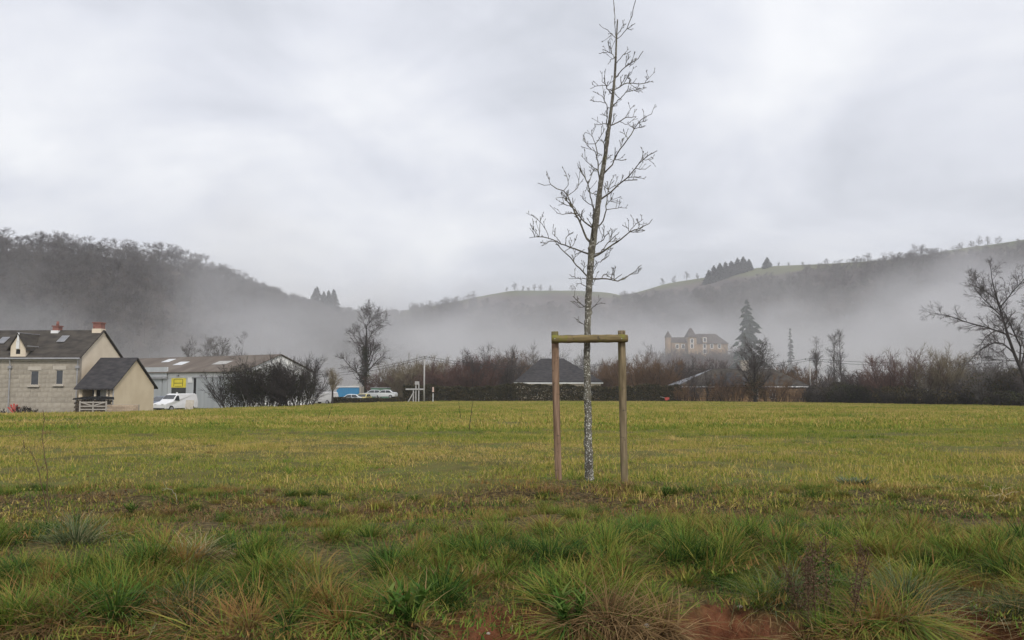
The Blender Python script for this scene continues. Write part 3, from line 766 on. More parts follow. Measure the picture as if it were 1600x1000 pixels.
MB().box(-AL, 0, .02, .18, AE - .22, AE - .06).build('eaves_beam', M['grey_wood'], annex)
for x in (-AL + .12, -1.5, -.5): MB().box(x - .07, x + .07, .03, .17, -.6, AE - .225).build('post', M['cream'], annex)
MB().cyl((.03, -.02, -.5), (.03, -.02, AE - .1), .045, k=8).build('downpipe', M['zinc'], annex)
# things before the outbuilding
M['bark_log'] = mat('cut logs', (.045,.035,.028), (.10,.08,.06), 6, .95, .4)
wp = empty('log_pile', (xat(151, 63.0), 63.0, -.82), 0, 'long dark pile of split logs under the outbuilding eave', 'log pile')
rng = random.Random(8)
for r_ in range(8):
    for c_ in range(14):
        MB().cyl((-1.25 + c_ * .185 + (r_ % 2) * .09 + rng.uniform(-.02, .02), -.3, .1 + r_ * .155), (-1.25 + c_ * .185 + (r_ % 2) * .09, .35 + rng.uniform(-.05, .05), .1 + r_ * .155), rng.uniform(.075, .098), k=7).build('log', M['bark_log'], wp)
MB().prism([(-1.42, -.42, 1.30), (1.42, -.42, 1.30), (1.38, -.42, 1.50), (.6, -.42, 1.58), (-.5, -.42, 1.54), (-1.35, -.42, 1.42)], (0, .86, 0)).build('cover_sheet', M['dark'], wp)
gate = empty('field_gate', (xat(151, 61.5), 61.5, gz(xat(151, 61.5), 61.5) - .05), R(2), 'weathered grey wooden field gate with diagonal brace before the log pile', 'gate')
gw = .98
for x in (-gw, 0, gw): MB().box(x - .045, x + .045, -.04, .04, 0, 1.02 if x else .99).build('stile', M['grey_wood'], gate)
for i, z in enumerate((.12, .34, .58, .88)): MB().box(-gw + .046, gw - .046, -.062, -.042, z, z + .085).build('rail', M['grey_wood'], gate)
for s in (-1, 1): MB().prism([(s * .02, -.075, .62), (s * .02, -.075, .70), (s * gw * .93, -.075, .97), (s * gw * .93, -.075, .89)], (0, .012, 0)).build('brace', M['grey_wood'], gate)
lw = empty('low_wall', (xat(197, 62.5), 62.5, gz(xat(197, 62.5), 62.5) - .1), R(1), 'low pale brick wall standing before the outbuilding gable', 'wall')
M['pale_brick'] = mat('pale brick', (.36,.27,.19), (.46,.37,.28), 3, .95, .3, rand=.2)
MB().box(-1.2, 1.2, 0, .2, -.2, .74).build('core', M['mortar'], lw)
for r_ in range(5):
    x = -1.2 + (.2 if r_ % 2 else 0)
    while x < 1.15:
        unit_box('brick', M['pale_brick'], lw, x + .006, min(x + .4, 1.2) - .006, -.02 - rng.uniform(0, .012), -.001, .0 + r_ * .145 + .006, (r_ + 1) * .145 - .006)
        x += .4
for i, (px, c, lb) in enumerate([(27, 'red', 'red painted garden ornament leaning on the farmhouse wall'), ]):
    p = Vector((xat(28, 65.3), 65.3, gz(xat(28, 65.3), 65.3)))
    M['red'] = mat('faded red paint', (.42,.06,.05), (.5,.1,.08), 4, .6)
    st_ = empty('garden_ornament', p, 0, lb, 'ornament')
    for k in range(5):
        a = R(90 + (k - 2) * 24)
        MB().prism([(-.03, 0, .05), (.03, 0, .05), (math.cos(a) * .62 + .08, .02, math.sin(a) * .86), (math.cos(a) * .62 - .08, .02, math.sin(a) * .86)], (0, .03, 0)).build('slat', M['red'], st_)
for px, h, sd in ((12, .62, 1), (37, .95, 2), (42, .9, 3), (48, .8, 4), (57, .75, 5)):
    p = Vector((xat(px, 65.2), 65.2, gz(xat(px, 65.2), 65.2)))
    tr, cr = shrub(500 + sd, .55, h, 9, 6, 5, .012)
    plant('bare_shrub', p, tr, cr, M['twig_dark'], M['twig_dark'], 'dark twiggy shrub at the farmhouse foot, %s from left' % _o[sd - 1], 'shrub', group='shrubs at the farmhouse wall', tn='stems', cn='twigs')

# the grey warehouse
Aw = Vector((-30.6, 92.0, -1.05)); wdir = math.atan2(-.55, .84)
wh = empty('warehouse', Aw, wdir, 'long grey metal warehouse with brown fibre cement roof behind the dark shrubs', 'warehouse')
WL, WD, WE, WR = 30.0, 10.4, 4.28, 6.25
MB().box(-WL, 0, 0, .2, -.5, WE).build('front_wall', M['grey_paint'], wh)
MB().box(-WL, -.2, WD - .2, WD, -.5, WE).build('rear_wall', M['grey_paint'], wh)
gable_wall(wh, -.003, WD, WE, WR, M['white_paint'], .2)
gable_roof(wh, -WL, 0, WD, WE, WR, M['fibro'], over=.4, thick=.07, ov_x=.25)
def wx(px):                            # place along the front under a pixel column
    q = (px - 800) / F / math.cos(TH)
    s = (q * Aw.y - Aw.x) / (-.8366 - .5478 * q)
    return -s
def wz(py, px):
    s = -wx(px); Yd = Aw.y + .5478 * s
    return at(px, py, Yd).z - Aw.z
MB().box(-WL, .02, -.03, -.002, WE - .75, WE - .25).build('fascia_band', M['white_paint'], wh)
pa = MB().box(wx(222), wx(266), -.25, -.04, wz(590, 240), wz(574, 240)).build('parapet', M['grey_paint'], wh)
def door_panel(p0, p1, y, zt, m, name):
    return MB().box(wx(p0) + .02, wx(p1) - .02, y - .05, y, -.3, zt).build(name, m, wh)
zt = wz(590.5, 330)
MB().box(wx(306), wx(310.5), -.03, -.002, -.3, zt).build('dark_gap', M['dark'], wh)
for a_, b_ in ((310.5, 324.5), (324.5, 341), (341, 356)): door_panel(a_, b_, -.04, zt, M['door_grey'], 'sliding_door')
MB().box(wx(304), wx(372), -.14, -.1, zt + .01, zt + .12).build('door_rail', M['zinc'], wh)
for a_, b_ in ((230, 244), (244, 257.5), (258.5, 266)): door_panel(a_, b_, -.04, wz(592, 245), M['door_grey'], 'roller_door')
MB().box(wx(228), wx(266), -.3, -.05, wz(592, 245) + .01, wz(588.5, 245)).build('door_housing', M['zinc'], wh)
sg0, sg1, sz0, sz1 = wx(272), wx(294), wz(605.5, 283), wz(591, 283)
sgn = MB().box(sg0, sg1, -.10, -.03, sz0, sz1).build('yellow_sign', M['yellow'], wh)
sw, sh = sg1 - sg0, sz1 - sz0
lt = MB()
for a_, b_, c_, d_ in ((.18, .205, .12, .88), (.80, .825, .12, .88), (.21, .80, .45, .50), (.21, .80, .86, .89), (.27, .73, .12, .155)):
    lt.box(sg0 + sw * a_, sg0 + sw * b_, -.115, -.101, sz0 + sh * c_, sz0 + sh * d_)
lt.build('lettering', M['black'], sgn)
ent = MB().box(wx(272), wx(294), -.05, -.02, -.3, sz0 - .04).build('entrance', M['glass'], wh)
MB().box(wx(280) - .05, wx(280) + .3, -.07, -.052, 1.2, 1.75).box(wx(286), wx(286) + .35, -.07, -.052, .95, 1.35).build('notice', M['white_paint'], ent)
MB().box(wx(297), wx(304), -.06, -.03, wz(598, 300), wz(590, 300)).build('white_panel', M['white_paint'], wh)
for px in (282, 318): MB().box(wx(px) - .12, wx(px) + .12, -.25, -.032, WE - .62, WE - .42).build('wall_lamp', M['zinc'], wh)
wsl = (WR - WE) / (WD / 2); wa = math.atan(wsl)
for px, yy, wl in ((258, 2.7, 1.9), (226, 3.9, 1.6), (322, 2.6, 2.6)):
    MB().box(-wl / 2, wl / 2, -.62, .62, .075, .10).build('rooflight', M['rooflight'] if px < 300 else M['concrete'], wh, loc=(wx(px) * 1.02, yy, WE + wsl * yy), rot=(wa, 0, 0))

# the slate hipped house behind the hedge
def hip_house(name, px0, px1, pyeave, pr0, pr1, pyridge, Yd, depth, label, wall, roof, roof_r, zbase, over=.4):
    p0, p1 = xat(px0, Yd), xat(px1, Yd); cxm = (p0 + p1) / 2
    r = empty(name, (cxm, Yd, zbase), 0, label, 'house')
    ze = at(800, pyeave, Yd).z - zbase; Yr = Yd + depth / 2; zr = at(800, pyridge, Yr).z - zbase
    a0, a1 = p0 - cxm, p1 - cxm; b0, b1 = xat(pr0, Yr) - cxm, xat(pr1, Yr) - cxm; d2 = depth / 2
    w0, w1 = a0 + over, a1 - over
    for (x0, x1, y0, y1) in ((w0, w1, over, over + .3), (w0, w1, depth - over - .3, depth - over), (w0, w0 + .3, over + .3, depth - over - .3), (w1 - .3, w1, over + .3, depth - over - .3)):
        MB().box(x0, x1, y0, y1, -.8, ze - .05).build('wall', wall, r)
    th = Vector((0, 0, .1))
    def slab(pts, m): MB().prism(pts, th).build('roof', m, r)
    A, B, Cc, Dd = (a0, 0, ze), (a1, 0, ze), (a1, depth, ze), (a0, depth, ze); E, G = (b0, d2, zr), (b1, d2, zr)
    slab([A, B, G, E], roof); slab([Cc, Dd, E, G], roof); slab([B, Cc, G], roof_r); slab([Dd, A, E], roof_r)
    MB().box(a0 + .03, a1 - .03, .03, .06, ze - .2, ze - .01).build('fascia', M['white_paint'], r)
    return r, ze, zr, cxm
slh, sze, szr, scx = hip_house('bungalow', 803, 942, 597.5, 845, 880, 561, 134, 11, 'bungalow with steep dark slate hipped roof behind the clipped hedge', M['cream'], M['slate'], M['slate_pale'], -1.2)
for px in (835, 925):
    window(slh, xat(px, 134) - scx - .5, xat(px, 134) - scx + .5, .9, 2.2, .36, sill=False)

# the rusty rubble stone house at the right
sth, ze2, zr2, cx2 = hip_house('stone_house', 1058, 1261, 603, 1112, 1206, 577, 122, 9, 'low stone house with grey hipped roof half hidden by bare shrubs', M['mortar'], M['slate_old'], M['slate_pale'], -1.05)
rng = random.Random(3)
hw = (xat(1261, 122) - xat(1058, 122)) / 2 - .4
st_wall = MB().box(-hw, hw, .36, .399, -.6, ze2 - .24).build('stone_front', M['mortar'], sth)
z = -.5
while z < ze2 - .3:
    h = rng.uniform(.26, .36); z1 = min(z + h, ze2 - .25); x = -hw
    while x < hw - .05:
        w_ = rng.uniform(.4, .95)
        if hw - x - w_ < .3: w_ = hw - x
        unit_box('stone', M['rubble'], st_wall, x + .015, x + w_ - .015, .33 - rng.uniform(0, .04), .359, z + .015, z1 - .015)
        x += w_
    z = z1
for px in (1128, 1178, 1205):
    x = xat(px, 122) - cx2
    window(sth, x - .45, x + .45, .55, 1.85, .27, sill=False)
chx = xat(1161, 126.5) - cx2
ch = MB().box(chx - .55, chx + .55, 4.0, 5.0, zr2 - .5, zr2 + 1.25).build('chimney', M['stone_pale'], sth)
MB().box(chx - .65, chx + .65, 3.9, 5.1, zr2 + 1.252, zr2 + 1.38).build('cap', M['stone_pale'], ch)
# its projecting middle wing
mx0, mx1 = xat(1118, 119.5) - cx2, xat(1183, 119.5) - cx2; mm_ = (mx0 + mx1) / 2
wg = MB().box(mx0 + .4, mx1 - .4, -2.4, .32, -.6, ze2 - .1).build('wing_wall', M['rubble'], sth)
zw = at(1150, 583, 121).z + 1.05
E_ = (mm_ , .2, zw); 
for pts in ([(mx0, -2.8, ze2 - .02), (mx1, -2.8, ze2 - .02), E_], [(mx1, -2.8, ze2 - .02), (mx1, 2.6, ze2 + 1.0), (mm_, 2.6, zw), E_], [(mx0, 2.6, ze2 + 1.0), (mx0, -2.8, ze2 - .02), E_, (mm_, 2.6, zw)]):
    MB().prism(pts, (0, 0, .09)).build('wing_roof', M['slate'], sth)

# the fog bound manor on its knoll
M['manor_wall'] = mat('warm manor stone', (.28,.18,.105), (.38,.27,.17), .4, .9)
M['manor_roof'] = mat('manor slate', (.06,.045,.04), (.09,.07,.06), .5, .8)
Ym = 350.0
def mp(px, py): p = at(px, py, Ym); return p
mo = empty('manor_house', (CHX, Ym, 8.0), 0, 'large turreted manor house dim in the fog left of the big conifer', 'manor')
def ml(px, py): p = at(px, py, Ym); return p.x - CHX, p.z - 8.0
def mbox(name, px0, px1, pytop, y0, y1, parent=mo, m='manor_wall'):
    x0, z1 = ml(px0, pytop); x1, _ = ml(px1, pytop)
    return MB().box(x0, x1, y0, y1, -3, z1).build(name, M[m], parent)
mbox('wing_wall', 1050, 1074, 535, 1, 9); mbox('main_wall', 1087, 1137, 537, 0, 11); mbox('pavilion_wall', 1074, 1087, 527, -1.5, 6)
x0, z0 = ml(1040.5, 527); x1, _ = ml(1050, 527)
tw = MB().cyl(((x0 + x1) / 2, 2, -3), ((x0 + x1) / 2, 2, z0), (x1 - x0) / 2, k=14).build('round_tower', M['manor_wall'], mo)
_, zt_ = ml(1045, 516.5)
MB().cyl(((x0 + x1) / 2, 2, z0 + .01), ((x0 + x1) / 2, 2, zt_), (x1 - x0) / 2 + .35, .05, k=14).build('cone_roof', M['manor_roof'], tw)
def hipped(px0, px1, pye, pr0, pr1, pyr, y0, y1, name):
    a, ze_ = ml(px0, pye); b_, _ = ml(px1, pye); c_, zr_ = ml(pr0, pyr); d_, _ = ml(pr1, pyr); ym = (y0 + y1) / 2
    me = MB().add([(a, y0, ze_), (b_, y0, ze_), (b_, y1, ze_), (a, y1, ze_), (c_, ym, zr_), (d_, ym, zr_)], [(0, 1, 5, 4), (2, 3, 4, 5), (1, 2, 5), (3, 0, 4), (0, 3, 2, 1)])
    return me.build(name, M['manor_roof'], mo)
hipped(1049, 1075, 534.9, 1051, 1073, 526, .6, 9.4, 'wing_roof'); hipped(1086, 1138.5, 536.9, 1093, 1123, 520.5, -.5, 11.5, 'main_roof'); hipped(1073, 1088, 526.9, 1079, 1082, 512, -2, 6.5, 'pavilion_roof')
for px, py in ((1101, 541), (1101, 549), (1112, 541), (1124, 541), (1059, 541), (1068, 541), (1080, 533), (1080, 541), (1101, 531)):
    x, z = ml(px, py); yy = -.06 if px > 1087 else (-1.56 if px > 1074 else .94)
    if py == 531: MB().box(x - .9, x + .9, -.2, 2.5, z - 1.4, z + 1.2).build('dormer', M['manor_wall'], mo); yy = -.26
    f_ = MB().box(x - .75, x + .75, yy, yy + .05, z - 1.0, z + 1.0).build('window', M['white_paint'], mo)
    MB().box(x - .5, x + .5, yy - .03, yy - .002, z - .8, z + .8).build('pane', M['glass'], f_)

# ------------------------------------------------------------------ vehicles
def paint(name, c, rough=.3): return mat(name, c, tuple(x * .93 for x in c), 2, rough, spec=.5)
def vehicle(name, loc, rz, label, cat, prof, glass, L, Wd, m, wheels, wr=.31, tumble=.12, belt=.95, lamps=True):
    "side profile (x along, z up) across the width; greenhouse narrows above the belt line"
    r = empty(name, loc, rz, label, cat)
    n_ = len(prof); V = []
    for s in (-1, 1):
        for x, z in prof:
            w_ = Wd / 2 - (tumble * max(0, z - belt) / .55 if z > belt else 0) - (.05 if z < .35 else 0)
            ex = 0.0
            V.append((x, s * w_, z))
    b_ = MB(); b_.add(V, [tuple(range(n_))[::-1], tuple(range(n_, 2 * n_))] + [(i, (i + 1) % n_, n_ + (i + 1) % n_, n_ + i) for i in range(n_)])
    body = b_.build('body', m, r, bevel=.05)
    for nm, quad, side in glass:
        for s in ((-1, 1) if side else (0,)):
            if side:
                pts = []
                for x, z in quad:
                    w_ = Wd / 2 - (tumble * max(0, z - belt) / .55 if z > belt else 0)
                    pts.append((x, s * (w_ + .004), z))
                MB().prism(pts, (0, s * .012, 0)).build(nm, M['glass'], r)
            else:
                (xa, za), (xb, zb) = quad
                w1 = Wd / 2 - .1; w2 = Wd / 2 - tumble - .1
                nv = Vector((zb - za, 0, -(xb - xa))).normalized()
                if nv.z < 0: nv = -nv
                MB().prism([(xa, -w1, za), (xa, w1, za), (xb, w2, zb), (xb, -w2, zb)], nv * .015).build(nm, M['glass'], r)
    for x in wheels:
        for s in (-1, 1):
            y = s * (Wd / 2 - .1)
            wl = MB().cyl((x, y - .09, wr), (x, y + .13 * s if False else y + .11, wr), wr, k=20).build('wheel', M['rubber'], r)
            MB().cyl((x, y + s * .112, wr), (x, y + s * .125, wr), wr * .62, k=14).build('rim', M['zinc'], wl)
    if lamps:
        for s in (-1, 1):
            MB().box(-L / 2 - .012, -L / 2 + .2, s * (Wd / 2 - .42) - .14, s * (Wd / 2 - .42) + .16, .66, .82).build('headlight', M['chrome'], r)
        MB().box(-L / 2 - .02, -L / 2 + .05, -.26, .26, .40, .50).build('number_plate', M['white_paint'], r)
        MB().box(-L / 2 - .015, -L / 2 + .1, -Wd / 2 + .15, Wd / 2 - .15, .28, .39).build('bumper', M['black'], r)
    return r
vp = [(-2.2, .32), (-2.2, .72), (-2.1, .86), (-1.3, 1.05), (-.62, 1.72), (-.3, 1.82), (1.9, 1.82), (2.12, 1.72), (2.2, 1.0), (2.2, .32)]
vehicle('parked_van', (xat(279, 84), 84.0, -1.12), R(67), 'white panel van parked before the warehouse entrance', 'van', vp,
        [('windscreen', ((-1.22, 1.10), (-.66, 1.68)), False), ('side_window', [(-1.05, 1.12), (-.35, 1.12), (-.35, 1.62), (-.62, 1.62)], True)], 4.4, 1.78, paint('white van paint', (.74, .74, .75)), (-1.4, 1.35))
cp = [(-2.0, .30), (-2.05, .62), (-1.9, .78), (-1.0, .93), (-.35, 1.40), (.1, 1.47), (1.1, 1.42), (1.75, 1.0), (2.0, .92), (2.05, .55), (2.0, .30)]
cg = [('windscreen', ((-.95, .96), (-.38, 1.38)), False), ('rear_screen', ((1.7, 1.04), (1.16, 1.39)), False), ('side_window', [(-.8, .98), (.3, .98), (.3, 1.38), (-.28, 1.36)], True), ('side_window', [(.38, .98), (1.4, 1.0), (1.02, 1.36), (.38, 1.38)], True)]
vehicle('parked_car', (xat(258, 89), 89.0, -1.1), R(62), 'dark blue grey car parked left of the white van', 'car', cp, cg, 4.1, 1.72, paint('dark blue paint', (.08, .10, .15)), (-1.25, 1.25))
def gcar(px, Yd, rz, c, label, cat='car', nm='parked_car', z=None, sz=1):
    x = xat(px, Yd); z = gz(x, Yd) if z is None else z
    o = vehicle(nm, (x, Yd, z), R(rz), label, cat, cp, cg, 4.1, 1.72, paint(label[:18], c), (-1.25, 1.25)); o.scale = (sz,) * 3
    return o
gcar(548, 132, 8, (.66, .70, .74), 'pale silver car parked in front of the blue lorry body')
gcar(569, 134, 80, (.62, .52, .18), 'yellow car parked right of the blue lorry body')
gcar(583, 139, 12, (.50, .52, .55), 'grey car parked below the green container', z=-.75)
gcar(603, 139, -10, (.68, .70, .72), 'white car parked right of the grey car below the green container', z=-.75)
vehicle('parked_van', (xat(508, 124), 124.0, gz(xat(508, 124), 124)), R(-25), 'pale grey van half hidden behind the shrubs right of the warehouse', 'van', vp,
        [('windscreen', ((-1.22, 1.10), (-.66, 1.68)), False), ('side_window', [(-1.05, 1.12), (-.35, 1.12), (-.35, 1.62), (-.62, 1.62)], True)], 4.4, 1.78, paint('pale grey paint', (.55, .54, .54)), (-1.4, 1.35))
# blue lorry body and green container
M['blue'] = paint('blue lorry paint', (.04, .22, .42), .5); M['green'] = paint('dull green paint', (.10, .20, .14), .6)
x_ = xat(545, 143); b0 = empty('lorry', (x_, 143, gz(x_, 143)), R(-4), 'bright blue tipper lorry body behind the parked cars', 'lorry')
MB().prism([(-2.0, 0, .9), (2.05, 0, .9), (2.05, 0, 2.75), (-1.5, 0, 2.75), (-2.0, 0, 2.3)], (0, 2.3, 0)).build('tipper_body', M['blue'], b0, bevel=.02)
for x in np.linspace(-1.4, 1.9, 6): MB().box(x - .05, x + .05, -.07, -.004, .92, 2.72).build('rib', M['blue'], b0)
MB().box(-2.05, 2.1, -.12, 2.4, 2.76, 2.9).build('top_rail', M['white_paint'], b0)
MB().prism([(-1.7, .1, 2.91), (2.0, .1, 2.91), (2.0, .1, 3.35), (1.8, .1, 3.35), (.4, .1, 3.0)], (0, 2.0, 0)).build('load_cover', M['concrete'], b0)
MB().box(-2.0, 2.1, .3, 2.0, .55, .88).build('chassis', M['black'], b0)
MB().box(2.12, 2.35, 0, 2.3, .6, 2.9).build('tail_frame', M['grey_wood'], b0)
for x in (-1.3, 1.1, 1.9):
    w_ = MB().cyl((x, .05, .5), (x, .4, .5), .5, k=18).build('wheel', M['rubber'], b0); MB().cyl((x, .03, .5), (x, .048, .5), .28, k=12).build('rim', M['zinc'], w_)
x_ = xat(596, 148); g0 = empty('container', (x_, 148, gz(x_, 148) + .2), R(3), 'dull green storage container behind the white cars', 'container')
MB().box(-1.75, 1.75, 0, 2.4, 0, 2.35).build('shell', M['green'], g0, bevel=.02)
for x in np.linspace(-1.6, 1.6, 11): MB().box(x - .06, x + .06, -.05, -.004, .12, 2.2).build('rib', M['green'], g0)
MB().box(-1.8, 1.8, -.08, 2.45, 2.352, 2.46).build('roof_rail', M['zinc'], g0)

# pale board leaning by the van
bp_ = empty('leaning_board', (xat(299.5, 80), 80, gz(xat(299.5, 80), 80) - .05), R(6), 'pale upright board standing on the grass right of the white van', 'board')
MB().prism([(-.42, 0, 0), (.36, .03, 0), (.42, .28, 1.0), (-.36, .25, 1.02)], (0, .04, 0)).build('panel', M['stone_pale'], bp_)
for s in (-.22, .2): MB().box(s - .03, s + .03, -.03, -.004, .02, .35).build('strut', M['grey_wood'], bp_)
# poles leaning in the shrubs
for i, (p0, p1, lb) in enumerate([(((376, 610), (386, 635)), 0, 'pale pole leaning left in the dark shrub before the warehouse'), (((388, 619), (402, 634)), 0, 'pale pole leaning low at the foot of the dark shrub')]):
    a_, b_ = at(*p0[0], 86.5), at(*p0[1], 85.5)
    o = MB().cyl(b_, a_, .035, .03, 7).build('leaning_pole', M['grey_wood']); tag(o, lb, 'pole')

# utility poles and cables
def upole(px, pyb, pyt, Yd, label, r0=.14):
    b_ = at(px, pyb, Yd); t_ = at(px, pyt, Yd); z0 = gz(b_.x, Yd) - .2
    o = empty('utility_pole', (b_.x, Yd, z0), 0, label, 'pole', 'poles of the power line')
    h = t_.z - z0
    MB().cyl((0, 0, 0), (0, 0, h), r0, r0 * .68, 12).build('shaft', M['concrete'], o, smooth=True)
    MB().box(-.85, .85, -.2, -.10, h - .28, h - .18).build('crossarm', M['zinc'], o)
    for x in (-.75, 0, .75): MB().cyl((x, -.15, h - .18), (x, -.15, h + .04), .05, .035, 7).build('insulator', M['black'], o)
    return Vector((b_.x, Yd - .15, t_.z - .0))
pA = upole(662.5, 632, 557, 118, 'pale concrete power pole standing by the white timber trestle')
pB = upole(934.5, 627, 569, 150, 'thin pale power pole between the tree trunk and right stake')
pC = upole(1267, 627, 560, 128, 'pale power pole among bare shrubs right of the stone house', .12)
pL = Vector((xat(300, 150), 150, 3.2)); pL = at(455, 586, 150); pR = at(1720, 545, 100)
def cable(a_, b_, sag, label, off):
    pts = []
    for i in range(25):
        t_ = i / 24; p = a_.lerp(b_, t_); p = p + Vector((off, 0, -sag * 4 * t_ * (1 - t_))); pts.append(p)
    V, Q = tubes(np.array(pts)[None], np.full((1, 25), .026), 5)
    o = ob('power_cable', mesh_np('power_cable', V, Q), M['wire']); tag(o, label, 'cable', 'cables of the power line')
for a_, b_, s_, lb in ((pL, pA, .8, 'between the warehouse and the pale concrete pole'), (pA, pB, 1.0, 'between the concrete pole and the thin pole behind the young tree'), (pB, pC, 1.4, 'between the thin pole and the pole beside the stone house'), (pC, pR, 1.2, 'running right from the stone house pole to the big bare tree')):
    cable(a_, b_, s_, 'upper dark power cable ' + lb, .0); cable(a_ - Vector((0, 0, .32)), b_ - Vector((0, 0, .32)), s_ * 1.1, 'lower dark power cable ' + lb, .0)
# whitewashed trestle and marker post
M['lime'] = mat('chalky white timber', (.34, .33, .32), (.44, .43, .42), 4, .9, .2)
x_ = xat(650, 112); tz = gz(x_, 112) - .1; ts = empty('timber_trestle', (x_, 112, tz), 0, 'whitish timber trestle with crossarm left of the concrete power pole', 'trestle')
q = lambda px, py: (lambda v: (v.x - x_, 0, v.z - tz))(at(px, py, 112))
for px, pt in ((646, 609), (650, 600), (654.5, 600)):
    a_ = q(px, pt); MB().box(a_[0] - .07, a_[0] + .07, -.08, .08, 0, a_[2]).build('post', M['lime'], ts)
a_, b_ = q(634, 608), q(663, 608); MB().box(a_[0], b_[0], -.16, -.085, a_[2] - .11, a_[2] + .09).build('crossarm', M['lime'], ts)
a_, b_ = q(647, 612), q(637.5, 630); MB().cyl((a_[0], -.12, a_[2]), (b_[0], -.3, .05), .08, .08, 7).build('brace', M['lime'], ts)
a_ = q(652, 597); MB().box(a_[0] - .32, a_[0] + .28, -.12, .1, a_[2] - .35, a_[2] + .1).build('head_block', M['lime'], ts)
x_ = xat(677.5, 112); mk = empty('marker_post', (x_, 112, gz(x_, 112) - .1), 0, 'slim white marker post with reddish head and dark band', 'post')
MB().cyl((0, 0, 0), (0, 0, 1.35), .05, .05, 8).build('shaft', M['white_paint'], mk)
MB().cyl((0, 0, 1.352), (0, 0, 1.52), .13, .13, 10).build('band', M['black'], mk)
M['salmon'] = mat('faded salmon paint', (.52, .36, .30), (.58, .44, .38), 4, .7)
MB().cyl((0, 0, 1.522), (0, 0, 2.2), .15, .11, 10).build('head', M['salmon'], mk)
# little red ground cart at the hedge
x_ = xat(1041, 116); rd = empty('garden_cart', (x_, 116, gz(x_, 116)), 0, 'tiny red garden cart before the hedge left of the stone house', 'cart')
MB().prism([(-.28, 0, .2), (.22, 0, .2), (.32, 0, .62), (-.36, 0, .62)], (0, .5, 0)).build('tub', M['red'], rd)
MB().cyl((.15, -.03, .16), (.15, .03, .16), .16, k=12).build('wheel', M['rubber'], rd)
for s in (.05, .45): MB().cyl((-.3, s, .55), (-.95, s, .72), .025, k=6).build('handle', M['zinc'], rd)

# ------------------------------------------------------------------ hedges, shrubs and trees beyond the meadow
def P_(px, Yd, dz=0):
    x = xat(px, Yd); return Vector((x, Yd, gz(x, Yd) + dz))
M['ivy'] = leafmat('dark ivy leaves', [(0, (.018,.022,.012)), (.6, (.038,.042,.02)), (1.1, (.075,.07,.032))], rand=.2, trans=.1)
M['hedge_leaf'] = leafmat('hedge leaves', [(0, (.022,.022,.012)), (.5, (.05,.047,.023)), (.85, (.09,.07,.036)), (1.1, (.14,.09,.048))], rand=.15, trans=.1)
M['bramble_leaf'] = leafmat('bramble leaves', [(0, (.024,.022,.016)), (.5, (.052,.043,.028)), (.9, (.085,.072,.035)), (1.1, (.13,.08,.042))], rand=.2, trans=.1)
def leaf_cloud(rng, n, w_, d_, h, shell=.6, size=.08, bumps=5, boxy=False, zb=0.0):
    q = norm(rng.normal(size=(n, 3)))
    r = np.where(rng.uniform(size=n) < shell, rng.uniform(.82, 1.02, n), rng.uniform(.2, .9, n))
    if boxy:
        p = rng.uniform(-1, 1, (n, 3)); f = rng.integers(0, 5, n); on = rng.uniform(size=n) < shell
        p[:, 0] = np.where(on & (f == 0), -1 + rng.uniform(0, .02, n), p[:, 0]); p[:, 1] = np.where(on & (f >= 1) & (f <= 3), -1 + rng.uniform(-.12, .2, n), p[:, 1]); p[:, 2] = np.where(on & (f == 4), 1 + rng.uniform(-.16, .05, n), p[:, 2])
        pos = p * np.array([w_ / 2, d_ / 2, h / 2]) + np.array([0, 0, h / 2])
        pos[:, 1] += .12 * wav(pos[:, 0], pos[:, 2], 2.5)
        return pos
    lob = 1 + .18 * np.sin(q[:, 0] * bumps + 1) * np.cos(q[:, 2] * bumps) + .12 * np.sin(q[:, 1] * bumps * 1.7 + q[:, 0] * 4)
    pos = q * (r * lob)[:, None] * np.array([w_ / 2, d_ / 2, h / 2]) + np.array([0, 0, h / 2 + zb])
    return pos[pos[:, 2] > .02]
def leafy(name, parent, rng, pos, size, m):
    V, Q, T = leaves(rng, pos, size); return ob(name, blade_mesh(name, V, Q, T, m), None, parent)
def hedge(px0, px1, Yd, h, d_, label, n, m='hedge_leaf', size=.125, ydrift=0, cat='hedge', rough=.12):
    a_, b_ = P_(px0, Yd), P_(px1, Yd + ydrift); c_ = (a_ + b_) / 2; L = (b_ - a_).length
    o = empty('clipped_hedge', (c_.x, c_.y, min(a_.z, b_.z) - .1), math.atan2((b_ - a_).y, (b_ - a_).x), label, cat)
    rng = np.random.default_rng(int(px0) + 7)
    pos = leaf_cloud(rng, n, L, d_, h, .62, boxy=True); pos[:, 2] *= 1 + rough * (wav(pos[:, 0], pos[:, 1] * .3, .7) + .5 * wav(pos[:, 0], pos[:, 1] * .3, 1.9)); leafy('foliage', o, rng, pos, size, M[m])
    k = int(L / .35); xs = rng.uniform(-L / 2, L / 2, k)
    P0 = np.stack([np.stack([xs, rng.uniform(-.3, .3, k) * d_, np.zeros(k)], 1), np.stack([xs + rng.normal(0, .15, k), rng.uniform(-.3, .3, k) * d_, np.full(k, h * .6)], 1), np.stack([xs + rng.normal(0, .25, k), rng.uniform(-.4, .4, k) * d_, h * rng.uniform(.9, 1.08, k)], 1)], 1)
    R0 = np.full((k, 3), .02) * np.array([1.2, .8, .4]); P1, R1 = sprout(rng, P0, R0, 9, .3, (15, 60), (.2, .5), .3, 0, 2, .1, .6, .006, .4)
    ob('stems', mesh_np('stems', *joinVQ([tubes(P0, R0, 3), tubes(P1, R1, 3)])), M['twig'], o)
    return o
hedge(632, 800, 121, 2.5, 1.6, 'long dark clipped hedge left of the bungalow roof', 24000)
hedge(801, 1062, 120, 2.45, 1.6, 'long dark clipped hedge in front of the bungalow', 40000, ydrift=-2)
